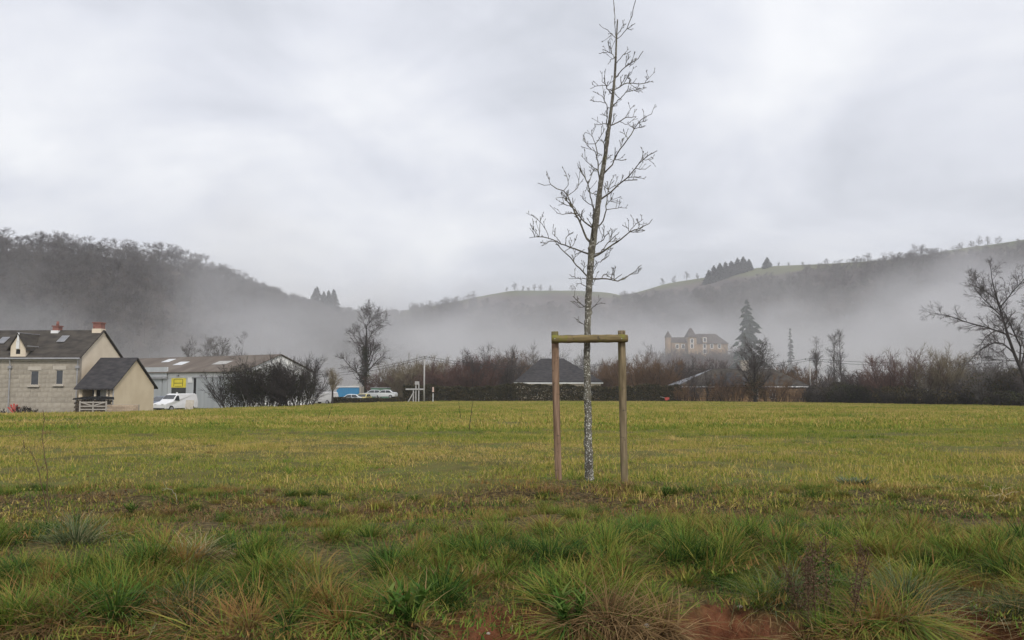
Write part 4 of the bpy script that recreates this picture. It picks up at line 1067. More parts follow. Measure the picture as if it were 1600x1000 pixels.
hedge(524, 634, 116, 1.0, 1.4, 'low brown hedge in front of the parked cars', 9000, 'bramble_leaf')

def mid_shrub(px, Yd, wpx, pytop, seed, mt, label, stems=30, sub=9, twigs=8, leaf=None, nleaf=0, lsize=.07, lh=.75, rtw=.011, fine=0, name='bare_shrub', cat='shrub', dz=-.1, hvar=.25, br=.035):
    p = P_(px, Yd, dz); k = Yd / F; h = at(px, pytop, Yd).z - p.z; w_ = wpx * k
    tr, cr = shrub(seed, w_, h, stems, sub, twigs, rtw, base_r=br, fine=fine, hvar=hvar)
    o = plant(name, p, tr, cr, M['twig_dark'], M[mt], label, cat, tn='stems', cn='twigs')
    if leaf:
        rng = np.random.default_rng(seed)
        leafy('foliage', o, rng, leaf_cloud(rng, nleaf, w_ * .95, w_ * .7, h * lh, .5), lsize, M[leaf])
    return o
# dark shrubs before the warehouse
mid_shrub(379, 87, 64, 560, 601, 'twig_dark', 'dark spreading evergreen shrub before the warehouse sliding door', 40, 10, 9, 'ivy', 6500, .08, .85, rtw=.013)
mid_shrub(419, 86, 70, 546, 602, 'twig_dark', 'dark twiggy shrub covering the warehouse gable, left of two', 46, 10, 9, 'ivy', 4800, .08, .72, rtw=.013)
mid_shrub(464, 86, 72, 543, 603, 'twig_dark', 'dark twiggy shrub covering the warehouse gable, right of two', 50, 11, 9, 'ivy', 3000, .08, .62, rtw=.014)
# trees behind the warehouse
for i, (px, pt, hpx, mt) in enumerate([(296, 529, 34, 'twig_grey'), (326, 526, 36, 'twig_grey'), (349, 532, 30, 'twig_grey'), (377, 531, 30, 'twig')]):
    Yd = 165 + 3 * i; p = P_(px, Yd); h = at(px, pt, Yd).z - p.z
    tr, cr = bare_tree(620 + i, h, .2, .3, 14, (15, 45), .34, 9, 8, .02, .35)
    plant('bare_tree', p, tr, cr, M['twig'], M[mt], 'hazy bare tree rising behind the warehouse roof, %s from left' % _o[i], 'tree', group='trees behind the warehouse')
# ivy clad tree
p = P_(571, 150); h = at(571, 487, 150).z - p.z
tr, cr = bare_tree(641, h, .38, .18, 17, (30, 68), .36, 9, 8, .022, .2, fine=2)
o = plant('bare_tree', p, tr, cr, M['twig_dark'], M['twig'], 'tall bare tree with ivy clad trunk behind the green container', 'tree')
rng = np.random.default_rng(9)
q = rng.normal(size=(5200, 3)); zz_ = rng.uniform(.2, h * .62, 5200)
pos = np.stack([q[:, 0] * .62 * (1.1 - zz_ / h), q[:, 1] * .62 * (1.1 - zz_ / h), zz_], 1); leafy('ivy', o, rng, pos, .12, M['ivy'])
# pollard willow
p = P_(521, 112); h = at(521, 577, 112).z - p.z
tr, cr = bare_tree(650, h, .17, .38, 26, (12, 60), .42, 8, 6, .010, .3)
plant('bare_tree', p, tr, cr, M['twig_dark'], M['twig_tan'], 'small pale yellow willow right of the dark warehouse shrubs', 'tree')
# tan and red brown thickets
TH_ = [(612, 152, 40, 573, 'twig_red', 'reddish brown thicket right of the ivy clad tree'), (640, 150, 50, 555, 'twig_tan', 'pale tan thicket behind the concrete power pole'),
       (668, 158, 44, 548, 'twig_tan', 'tall pale thicket right behind the concrete power pole'), (703, 142, 58, 553, 'twig_red', 'red brown thicket above the hedge, first right of the power pole'),
       (738, 138, 58, 547, 'twig_red', 'red brown thicket above the hedge, second right of the power pole'), (768, 140, 54, 535, 'twig', 'tallest dark thicket above the hedge, left of the bungalow'),
       (800, 150, 56, 543, 'twig_rust', 'rust brown thicket close left of the bungalow roof'), (832, 172, 48, 534, 'twig_grey', 'pale grey bare thicket behind the bungalow ridge'),
       (905, 175, 60, 548, 'twig_grey', 'pale bare thicket behind the young tree trunk'), (962, 140, 50, 556, 'twig_rust', 'rust brown thicket just left of the right stake'),
       (1000, 134, 76, 545, 'twig_rust', 'large rust brown thicket right of the right stake'), (1040, 142, 60, 560, 'twig', 'dull brown thicket left of the stone house roof'),
       (1085, 160, 70, 553, 'twig', 'dim thicket behind the stone house, below the manor'), (1112, 178, 66, 556, 'twig_red', 'reddish dim thicket below the right end of the manor'), (1212, 150, 60, 556, 'twig', 'brown thicket behind the right slope of the stone house roof'),
       (1246, 142, 50, 566, 'twig_rust', 'rust thicket right behind the stone house'), (1335, 132, 66, 570, 'twig', 'dull thicket above the left of the wild hedge'), (1372, 128, 50, 574, 'twig_red', 'reddish low thicket just left of the tall dark red shrub'),
       (1500, 122, 66, 560, 'twig', 'dull brown thicket behind the lower limbs of the big bare tree'), (1560, 118, 76, 552, 'twig_grey', 'grey thicket behind the trunk of the big bare tree')]
for i, (px, Yd, wpx, pt, mt, lb) in enumerate(TH_):
    mid_shrub(px, Yd, wpx * 1.25, pt, 660 + i, mt, lb, 52, 11, 12, rtw=.021, dz=-.3, name='thicket', cat='thicket', br=.05)
# before and beside the stone house
mid_shrub(1098, 117, 78, 566, 690, 'twig', 'dark bare shrub before the left end of the stone house', 30, 9, 9, rtw=.016)
mid_shrub(1070, 116, 40, 592, 696, 'twig_rust', 'low rust shrub at the left corner of the stone house', 26, 8, 8, rtw=.014)
mid_shrub(1200, 114, 56, 575, 697, 'twig_rust', 'rust shrub right of the dense bare tree before the stone house', 30, 9, 9, rtw=.015)
mid_shrub(1142, 115, 60, 578, 691, 'twig_rust', 'rust brown shrub before the projecting wing of the stone house', 30, 9, 9, rtw=.015)
p = P_(1177, 113); h = at(1177, 540, 113).z - p.z
tr, cr = bare_tree(692, h, .22, .10, 22, (35, 75), .60, 8, 7, .014, .12, fine=1)
o = plant('bare_tree', p, tr, cr, M['twig_dark'], M['twig'], 'dense bare multi-branched tree in front of the stone house', 'tree')
leafy('ivy', o, np.random.default_rng(4), leaf_cloud(np.random.default_rng(4), 2600, 2.6, 2.0, 4.5, .3), .09, M['bramble_leaf'])
mid_shrub(1226, 116, 44, 598, 693, 'twig_rust', 'rust brown shrub before the right end of the stone house', 24, 8, 7, rtw=.011)
mid_shrub(1288, 122, 50, 575, 694, 'twig', 'brown shrub hiding the power pole right of the stone house', 30, 9, 8, rtw=.013)
mid_shrub(1252, 118, 34, 590, 695, 'twig', 'small dull shrub at the right corner of the stone house', 26, 8, 7, rtw=.011)
# the big conifer in the fog and poplars
Yd = 285; p = P_(1168, Yd); h = at(1168, 468, Yd).z - p.z
tr, cr = conifer(700, h, 15, 28, 8, 9, .7, .03, .6, (.25, 1.25))
plant('conifer', p, tr, cr, M['twig'], M['needle_blue'], 'tall blue green conifer in the fog behind the stone house', 'conifer')
p = P_(1234, 330); tr, cr = conifer(701, at(1234, 513, 330).z - p.z, 5, 20, 9, 6, .3, .03)
plant('conifer', p, tr, cr, M['twig'], M['needle'], 'faint narrow conifer fading in the fog right of the big conifer', 'conifer')
for i, (px, pt, Yd) in enumerate([(1273, 523, 200), (1300, 517, 205), (1313, 519, 208)]):
    p = P_(px, Yd); h = at(px, pt, Yd).z - p.z
    tr, cr = bare_tree(705 + i, h, .22, .2, 22, (8, 22), .26, 7, 6, .02, .5)
    plant('bare_tree', p, tr, cr, M['twig'], M['twig'], 'slender poplar dim in the fog behind the hedge, %s from left' % _o[i], 'tree', group='poplars in the fog')
for i, (px, pt, Yd) in enumerate([(1032, 543, 318), (1047, 549, 312), (1062, 546, 320), (1078, 550, 310), (1094, 548, 316), (1110, 552, 312), (1126, 546, 318), (1142, 540, 322)]):
    p = P_(px, Yd); h = at(px, pt, Yd).z - p.z
    tr, cr = shrub(850 + i, 9.5, h * 1.12, 44, 10, 10, .055, base_r=.09)
    plant('thicket', p, tr, cr, M['twig'], M['twig_red'] if i % 2 else M['twig'], 'fog dimmed bare thicket at the foot of the manor, %s from left' % _o[i], 'thicket', group='thickets at the manor', tn='stems', cn='twigs')
# the wild hedge at the right: overlapping shrubs
RH = [(1285, 118, 60, 598, 'twig', 'bramble_leaf', 2600, 'low dark bramble shrub right of the brown pole shrub'), (1325, 114, 62, 594, 'twig_dark', 'ivy', 4200, 'dark leafy shrub at the left of the wild hedge'),
      (1360, 112, 56, 597, 'twig_dark', 'ivy', 3600, 'dark rounded leafy shrub left of the red shrub'), (1405, 108, 74, 536, 'twig_red', None, 0, 'tall dark red shrub rising out of the wild hedge'),
      (1400, 104, 70, 596, 'twig_dark', 'hedge_leaf', 3600, 'dark leafy shrub at the foot of the red shrub'), (1455, 106, 76, 534, 'twig_tan', None, 0, 'tall straw brown shrub right of the red shrub'),
      (1462, 100, 60, 602, 'twig_dark', 'bramble_leaf', 3000, 'low bramble shrub at the foot of the straw brown shrub'), (1505, 102, 60, 590, 'twig', 'bramble_leaf', 3000, 'brownish bramble shrub left of the big bare tree'),
      (1545, 98, 74, 568, 'twig_grey', 'hedge_leaf', 3800, 'grey twiggy shrub below the limbs of the big bare tree'), (1592, 96, 76, 560, 'twig', 'hedge_leaf', 5200, 'dense greenish shrub at the right frame edge'),
      (1640, 92, 80, 560, 'twig', 'hedge_leaf', 4200, 'dense shrub cut by the right frame edge'), (1570, 88, 60, 606, 'twig_dark', 'ivy', 2800, 'low dark shrub before the big bare tree')]
for i, (px, Yd, wpx, pt, mt, lf, nl, lb) in enumerate(RH):
    mid_shrub(px, Yd, wpx * 1.1, pt, 720 + i, mt, lb, 44, 10, 10, lf, int(nl * 1.3), .11, .8, rtw=.016, name='wild_shrub')
hedge(1262, 1640, 124, 2.1, 2.2, 'rough dark hedge behind the wild shrubs at the right', 24000, 'bramble_leaf', .13, ydrift=-24, rough=.45)

# ------------------------------------------------------------------ trees traced limb by limb
def traced_tree(name, base_px, Yd, trunk, limbs, scale0, label, mt_trunk, mt_limb, seed, r_trunk, twig_cfg, depth_amp, sides=10, z_extra=0):
    "trunk: [(px,py)], limbs: [(side depth, r0, [(px,py),...])]; real depth comes from each limb's own bearing"
    b_ = at(*trunk[0], Yd); o = empty(name, b_, 0, label, 'tree')
    rng = np.random.default_rng(seed)
    def tp(pts, dep):
        out_ = []; x0 = None
        for i, (px, py) in enumerate(pts):
            q_ = at(px, py, Yd) - b_
            if x0 is None: x0 = q_.copy(); s = 0.0
            else: s = (q_ - x0).length
            out_.append((q_.x, dep * s, q_.z))
        return out_
    return o, tp, rng, b_

# the big bare tree at the right edge
o, tp, rng, _b = traced_tree('bare_tree', None, 78, [(1612, 640)], None, 1, 'big wide bare tree with arching limbs at the right frame edge', None, None, 5, None, None, None)
Z6 = lambda *pts: [(1280 + x / 4, 400 + y / 4) for x, y in pts]
trk = [(1612, 642)] + Z6((1290, 760), (1230, 610), (1195, 500), (1165, 380), (1130, 260), (1105, 150), (1100, 65))
Pt = resample(tp(trk, .05), 14); Rt = np.linspace(.22, .025, 14)
limbs = [(.25, .11, Z6((1190, 490), (1100, 450), (960, 405), (860, 360), (760, 342))), (-.3, .12, Z6((1235, 615), (1150, 550), (1060, 540), (970, 590), (900, 650), (845, 692))),
         (.2, .13, Z6((1262, 690), (1285, 560), (1250, 470), (1220, 370), (1180, 290), (1170, 200))), (-.2, .09, Z6((1165, 380), (1060, 300), (1000, 250), (960, 200))),
         (.4, .07, Z6((1130, 270), (1060, 190), (1030, 120))), (-.3, .08, Z6((1150, 320), (1210, 220), (1260, 150), (1290, 90))), (.3, .12, Z6((1270, 700), (1330, 560), (1400, 420), (1430, 280), (1440, 180))),
         (-.4, .09, Z6((1320, 580), (1300, 430), (1280, 300), (1265, 190))), (.5, .10, Z6((1265, 690), (1380, 610), (1480, 520), (1560, 420))), (-.5, .08, Z6((1215, 570), (1130, 470), (1050, 470), (960, 530), (930, 600))),
         (.3, .06, Z6((1240, 650), (1170, 655), (1110, 640))), (-.2, .07, Z6((1190, 480), (1290, 520), (1380, 470)))]
PL = np.stack([resample(tp(p_, d_), 9) for d_, r_, p_ in limbs])
for i, (d_, r_, p_) in enumerate(limbs):    # each limb leaves the trunk where it crosses its height
    j = np.argmin(np.abs(Pt[:, 2] - PL[i, 0, 2])); PL[i, :, 1] += Pt[j, 1] - PL[i, 0, 1]
RL = np.stack([np.linspace(r_ * .78, .02, 9) for d_, r_, p_ in limbs])
ob('trunk', mesh_np('trunk', *tubes(Pt[None], Rt[None], 10), smooth=True), M['twig_dark'], o)
for i in range(len(limbs)): ob('limb', mesh_np('limb', *tubes(PL[i:i+1], RL[i:i+1], 7), smooth=True), M['twig_dark'], o)
allP = np.concatenate([PL, resample(Pt[6:], 9)[None]]); allR = np.concatenate([RL, np.interp(np.linspace(6, 13, 9), np.arange(14), Rt)[None]])
P1, R1 = sprout(rng, allP, allR, 20, .18, (28, 65), (1.1, 2.6), .1, .03, 5, .14, .55, .014, .4, shrink=.45)
P2, R2 = sprout(rng, P1, R1, 8, .2, (25, 60), (.5, 1.1), .1, .02, 3, .12, .6, .010, .5)
P3, R3 = sprout(rng, P2, R2, 4, .2, (25, 60), (.2, .5), .1, 0, 2, .1, .7, .008, .5)
ob('crown', mesh_np('crown', *joinVQ([tubes(P1, R1, 4), tubes(P2, R2, 3), tubes(P3, R3, 3)])), M['twig'], o)

# ------------------------------------------------------------------ the young tree between its stakes
YT = 8.5
def bark_mat(name, lichen):
    m, t, n, l, b = nodes(name)
    tcn = n.new('ShaderNodeTexCoord')
    def noise(scale, det=5, st=None):
        q = n.new('ShaderNodeTexNoise'); q.inputs['Scale'].default_value = scale; q.inputs['Detail'].default_value = det
        if st:
            mp_ = n.new('ShaderNodeMapping'); mp_.inputs['Scale'].default_value = st; l(tcn.outputs['Object'], mp_.inputs[0]); l(mp_.outputs[0], q.inputs['Vector'])
        else: l(tcn.outputs['Object'], q.inputs['Vector'])
        return q.outputs['Fac']
    def rmp(f, st):
        r = n.new('ShaderNodeValToRGB'); l(f, r.inputs[0]); el = r.color_ramp.elements
        el[0].position, el[0].color = st[0][0], (*st[0][1], 1); el[1].position, el[1].color = st[-1][0], (*st[-1][1], 1)
        for p, c in st[1:-1]: el.new(p).color = (*c, 1)
        return r.outputs[0]
    def mxc(f, a, b_):
        k = n.new('ShaderNodeMix'); k.data_type = 'RGBA'; l(f, k.inputs[0])
        for s, v in ((6, a), (7, b_)):
            if isinstance(v, tuple): k.inputs[s].default_value = (*v, 1)
            else: l(v, k.inputs[s])
        return k.outputs[2]
    base = rmp(noise(14, 6, (1, 1, .35)), [(.3, (.05,.043,.035)), (.5, (.095,.086,.066)), (.7, (.15,.14,.105))])
    # lichen crust: small pale spots, thickest on the lower stem
    vo = n.new('ShaderNodeTexVoronoi'); vo.inputs['Scale'].default_value = 48; vo.inputs['Randomness'].default_value = 1; l(tcn.outputs['Object'], vo.inputs['Vector'])
    spot = rmp(vo.outputs['Distance'], [(.30, (1, 1, 1)), (.38, (0, 0, 0))])
    vo2 = n.new('ShaderNodeTexVoronoi'); vo2.inputs['Scale'].default_value = 120; l(tcn.outputs['Object'], vo2.inputs['Vector'])
    spot2 = rmp(vo2.outputs['Distance'], [(.22, (1, 1, 1)), (.32, (0, 0, 0))])
    area = rmp(noise(7, 4), [(.34, (.15, .15, .15)), (.50, (1, 1, 1))])
    mu = n.new('ShaderNodeMath'); mu.operation = 'MAXIMUM'; l(spot, mu.inputs[0]); l(spot2, mu.inputs[1])
    mu2 = n.new('ShaderNodeMath'); mu2.operation = 'MULTIPLY'; l(mu.outputs[0], mu2.inputs[0]); l(area, mu2.inputs[1])
    mu3 = n.new('ShaderNodeMath'); mu3.operation = 'MULTIPLY'; l(mu2.outputs[0], mu3.inputs[0])
    if lichen == 'stem':
        sx = n.new('ShaderNodeSeparateXYZ'); l(tcn.outputs['Object'], sx.inputs[0])
        mr = n.new('ShaderNodeMapRange'); mr.inputs[1].default_value = 1.9; mr.inputs[2].default_value = 2.7; mr.inputs[3].default_value = .95; mr.inputs[4].default_value = .38; l(sx.outputs[2], mr.inputs[0]); l(mr.outputs[0], mu3.inputs[1])
    else: mu3.inputs[1].default_value = .08
    col = mxc(mu3.outputs[0], base, (.50, .50, .45))
    moss = rmp(noise(5, 5), [(.60, (0, 0, 0)), (.72, (.6, .6, .6))])
    col = mxc(moss, col, (.14, .135, .04))
    l(col, b.inputs['Base Color']); b.inputs['Roughness'].default_value = .9; b.inputs['Specular IOR Level'].default_value = .2
    bp = n.new('ShaderNodeBump'); bp.inputs['Strength'].default_value = .6; bp.inputs['Distance'].default_value = .006; l(noise(60, 5, (1, 1, .4)), bp.inputs['Height']); l(bp.outputs[0], b.inputs['Normal'])
    return m
M['bark'] = bark_mat('lichen covered bark', 'stem'); M['bark_twig'] = bark_mat('limb bark', 'limb')
o, tp, rng, _b = traced_tree('young_tree', None, YT, [(921, 760)], None, 1, 'young bare tree with lichen spotted trunk tied between two stakes', None, None, 6, None, None, None)
trk = [(921.5, 762), (920.5, 740), (919.5, 700), (919, 650), (918, 600), (917, 560), (918, 520), (919, 480), (921, 440), (923.5, 405), (926, 379), (932, 340), (936, 305), (939.5, 280), (944, 253), (948.5, 220), (953.6, 180), (957.5, 148), (960.5, 120), (962.3, 85), (963.2, 60), (965, 30)]
wpx = [17, 13.5, 12, 11.3, 11, 10.5, 10, 10, 10, 10, 11, 9, 8.2, 7.6, 6.8, 6, 5.2, 4.6, 4, 3.2, 2.6, 1.8]
raw = np.array(tp(trk, 0.0)); raw[:, 1] = .02 * np.sin(raw[:, 2] * 1.3)
Pt = resample(raw, 150); zraw = raw[:, 2]
k_ = YT / F
Rt = np.interp(Pt[:, 2], zraw, np.array(wpx) * k_ / 2)
V, Q = tubes(Pt[None], Rt[None], 16)
ctr = np.repeat(Pt, 16, 0); d = V - ctr
V = ctr + d * (1 + .10 * wav(V[:, 0] * 30, V[:, 2] * 9, 3)[:, None] + .05 * rng.normal(size=(len(V), 1)))
for zk in (.45, .9, 1.15, 1.72, 1.83, 1.98, 2.07, 2.34, 2.5, 2.58):                  # knots and branch scars
    az = rng.uniform(0, 6.28); c0 = np.array([math.cos(az), math.sin(az), 0])
    f = np.exp(-((V[:, 2] - zk) / .022) ** 2) * np.clip((norm(d) * c0).sum(1), 0, 1) ** 2
    V += norm(d) * (f * .020)[:, None]
trunk_o = ob('trunk', mesh_np('trunk', V, Q, smooth=True), M['bark'], o)
A1 = lambda *p: [(800 + x / 3.332, y / 3.333) for x, y in p]
A2 = lambda *p: [(800 + x / 3.332, 220 + y / 3.333) for x, y in p]
LB = [
 (.25, 3.6, A2((408, 535), (380, 490), (355, 420), (320, 330), (295, 270), (280, 245), (240, 225), (205, 205), (170, 205), (138, 193)), [A2((288, 243), (302, 205), (298, 160), (284, 112)), A2((300, 262), (335, 245), (352, 215), (345, 172), (333, 155)), A2((205, 205), (200, 180), (203, 160)), A2((318, 325), (285, 300), (258, 262))]),
 (-.35, 2.6, A2((425, 462), (380, 430), (345, 395), (310, 360), (280, 330), (255, 310), (222, 320)), [A2((335, 393), (300, 393), (260, 405), (225, 402)), A2((300, 350), (262, 345), (235, 355)), A2((345, 395), (300, 310), (262, 255)), A2((380, 425), (365, 395), (350, 380))]),
 (.3, 2.6, A2((400, 592), (340, 565), (280, 540), (230, 515), (185, 490), (130, 485), (92, 488)), [A2((185, 490), (180, 450), (152, 415), (112, 380)), A2((285, 542), (285, 490), (322, 463)), A2((250, 522), (238, 495), (215, 470)), A2((152, 430), (98, 428)), A2((160, 425), (150, 380)), A2((130, 485), (122, 470))]),
 (-.3, 2.4, A2((402, 712), (350, 665), (310, 625), (265, 585), (225, 540), (175, 537)), [A2((265, 580), (310, 560), (330, 520)), A2((225, 540), (195, 530), (175, 545)), A2((330, 640), (325, 600), (350, 590)), A2((365, 680), (375, 650))]),
 (.5, 1.4, A2((400, 718), (340, 712), (303, 690)), []),
 (-.25, 3.0, A2((432, 606), (480, 575), (530, 540), (580, 505), (605, 485), (660, 465), (700, 445), (716, 425)), [A2((605, 485), (628, 452), (682, 408)), A2((600, 488), (585, 450)), A2((605, 488), (640, 490), (670, 488)), A2((640, 470), (655, 440))]),
 (.3, 1.9, A2((436, 592), (470, 570), (515, 515), (565, 465)), [A2((505, 530), (540, 518)), A2((515, 515), (522, 480))]),
 (-.4, 1.7, A2((432, 545), (470, 520), (508, 472)), [A2((480, 510), (462, 490))]),
 (.25, 2.6, A2((425, 718), (470, 715), (515, 718), (555, 725), (600, 705), (640, 680), (686, 636)), [A2((510, 716), (525, 695), (542, 668)), A2((625, 690), (668, 680)), A2((465, 715), (480, 690), (500, 690)), A2((555, 724), (520, 705))]),
 (-.3, 2.6, A2((467, 308), (510, 275), (560, 230), (605, 195), (640, 150), (690, 105), (736, 84)), [A2((600, 210), (655, 210)), A2((640, 150), (663, 120), (663, 85)), A2((625, 165), (690, 160)), A2((510, 272), (480, 240)), A2((575, 222), (640, 220)), A2((660, 130), (695, 128))]),
 (.35, 2.3, A2((448, 452), (480, 405), (495, 350), (498, 300), (510, 240), (532, 175)), [A2((500, 345), (545, 340), (582, 330)), A2((498, 300), (540, 300)), A2((510, 240), (545, 215)), A2((497, 320), (520, 300)), A2((508, 245), (490, 225))]),
 (-.4, 2.2, A2((437, 398), (415, 340), (400, 280), (390, 240), (360, 200), (333, 158)), [A2((390, 240), (410, 190), (422, 160)), A2((413, 335), (375, 325), (350, 300)), A2((400, 290), (378, 260)), A2((365, 205), (345, 165), (330, 172)), A2((400, 280), (440, 300))]),
 (.2, 2.4, A1((462, 962), (450, 880), (447, 800), (443, 735), (470, 690), (490, 650)), [A1((443, 735), (415, 692)), A1((445, 745), (400, 730), (376, 705)), A1((446, 800), (410, 770), (390, 755)), A1((446, 880), (400, 855), (378, 832)), A1((450, 850), (480, 825), (500, 835)), A1((446, 790), (475, 795)), A1((452, 900), (415, 885))]),
 (-.3, 2.3, A1((483, 908), (520, 860), (550, 800), (590, 750), (625, 700), (660, 650), (707, 632)), [A1((590, 750), (580, 715)), A1((630, 695), (680, 690)), A1((645, 670), (680, 665)), A1((545, 815), (530, 845), (568, 845)), A1((560, 790), (570, 745)), A1((620, 705), (615, 680))]),
 (.4, 2.0, A1((510, 660), (560, 630), (600, 600), (652, 588)), [A1((598, 602), (622, 558)), A1((560, 632), (600, 640), (625, 620)), A1((520, 650), (535, 618))]),
 (-.4, 1.7, A1((522, 558), (560, 520), (590, 495), (662, 487)), [A1((585, 500), (600, 482)), A1((555, 525), (535, 500)), A1((630, 492), (655, 500))]),
 (.3, 1.9, A1((530, 472), (580, 435), (615, 425), (660, 425), (700, 415), (727, 400)), [A1((610, 428), (640, 448)), A1((575, 438), (600, 405), (618, 390)), A1((700, 415), (718, 385)), A1((560, 450), (590, 405)), A1((615, 425), (625, 408))]),
 (-.3, 1.6, A1((540, 408), (580, 360), (620, 340), (650, 325), (674, 290)), [A1((585, 357), (590, 325)), A1((600, 350), (625, 345))]),
 (.4, 1.9, A1((512, 492), (495, 450), (485, 420), (486, 377)), [A1((488, 442), (450, 432), (415, 440)), A1((492, 450), (530, 410)), A1((486, 430), (470, 408)), A1((500, 470), (525, 460))]),
 (-.4, 1.8, A1((492, 660), (492, 600), (490, 572), (470, 530), (435, 508)), [A1((485, 560), (455, 545), (415, 543)), A1((478, 545), (470, 505)), A1((492, 620), (470, 590)), A1((492, 650), (445, 655)), A1((490, 580), (525, 570))]),
 (.5, 1.4, A1((533, 300), (522, 272), (500, 262), (457, 262)), [A1((525, 275), (510, 238)), A1((520, 272), (478, 240)), A1((530, 310), (508, 318))]),
 (-.5, 1.2, A1((540, 330), (560, 310), (588, 290)), []),
 (.3, 1.1, A1((541, 200), (520, 170), (490, 138)), [A1((520, 172), (505, 195))]),
 (-.3, 1.2, A1((545, 205), (575, 185), (600, 150), (620, 90), (632, 30), (636, -60)), [A1((590, 165), (605, 160))]),
 (.2, 1.1, A1((540, 195), (537, 140), (538, 70), (533, -20), (536, -90)), []),
 (-.2, 1.0, A1((546, 180), (570, 155), (592, 128)), []),
 (.6, 1.4, A2((395, 880), (365, 850), (323, 802)), [A2((370, 855), (340, 838)), A2((375, 862), (350, 870))]),
 (-.6, 1.2, A2((400, 885), (425, 865), (438, 852)), []), (.5, 1.1, A2((392, 965), (365, 950), (342, 938)), []),
 (.4, 1.0, A2((403, 768), (380, 755), (357, 738)), []), (-.4, 1.0, A2((410, 760), (425, 745), (432, 722)), []),
 (-.5, 1.4, A2((420, 660), (450, 635), (470, 625), (500, 605)), [A2((455, 632), (480, 610))]), (.5, 1.2, A2((415, 700), (440, 650), (450, 640)), []),
 # limbs that reach towards and away from the camera
 (2.5, 2.2, A2((430, 420), (440, 350), (460, 290)), []), (-2.5, 2.2, A2((422, 520), (405, 470), (395, 400)), []), (2.2, 1.6, A1((505, 690), (520, 630), (530, 590)), []), (-2.2, 1.6, A1((480, 860), (460, 790), (470, 730)), []),
]
tsub, rsub = [], []
for dep, wp_, pts, subs in LB:
    P0 = resample(tp(pts, dep), 14)
    j = np.argmin(np.abs(Pt[:, 2] - P0[0, 2])); P0[:, 1] += Pt[j, 1]; P0[0, :2] = Pt[j, :2] * .6 + P0[0, :2] * .4
    P0[1:-1] += rng.normal(0, .0035, P0[1:-1].shape)
    R0 = np.linspace(wp_ * k_ * .52, .0034, 14); R0[0] *= 1.25
    parts = [tubes(P0[None], R0[None], 7)]
    lines, rads = [P0], [R0]
    for sp_ in subs:
        a = np.array(tp(sp_, 0)); jj = np.argmin(np.hypot(P0[:, 0] - a[0, 0], P0[:, 2] - a[0, 2]))
        s = np.concatenate([[0], np.cumsum(np.linalg.norm(np.diff(a, axis=0), axis=1))]); a[:, 1] = P0[jj, 1] + s * rng.uniform(-.7, .7); a[0] = P0[jj]
        S0 = resample(a, 8); S0[1:] += rng.normal(0, .0025, S0[1:].shape); r0 = max(R0[jj] * .7, .0038); Rs = np.linspace(r0, .0028, 8)
        parts.append(tubes(S0[None], Rs[None], 5)); lines.append(resample(S0, 14)); rads.append(np.interp(np.linspace(0, 7, 14), np.arange(8), Rs))
    Lp, Lr = np.stack(lines), np.stack(rads)
    ln_ = np.linalg.norm(P0[-1] - P0[0])
    nsp = 3 if ln_ > .4 else 2
    P1, R1 = sprout(rng, Lp, Lr, nsp, .22, (28, 55), (.04, .14), .3, .05, 4, .07, .7, .0027, .7, shrink=.25)
    P2, R2 = sprout(rng, P1, R1, 1, .4, (28, 50), (.02, .06), .25, .03, 3, .05, .85, .0024, .8, shrink=.2)
    parts += [tubes(P1, R1, 4), tubes(P2, R2, 4)]
    # buds: swollen tips
    tips = np.concatenate([P1[:, -1], P2[:, -1]]); tv = norm(np.concatenate([P1[:, -1] - P1[:, -2], P2[:, -1] - P2[:, -2]]))
    PB = np.stack([tips - tv * .004, tips + tv * .005, tips + tv * .016], 1); RB = np.tile(np.array([[.0024, .0042, .0006]]), (len(tips), 1)); parts.append(tubes(PB, RB, 4))
    ob('limb', mesh_np('limb', *joinVQ(parts), smooth=True), M['bark_twig'], o)

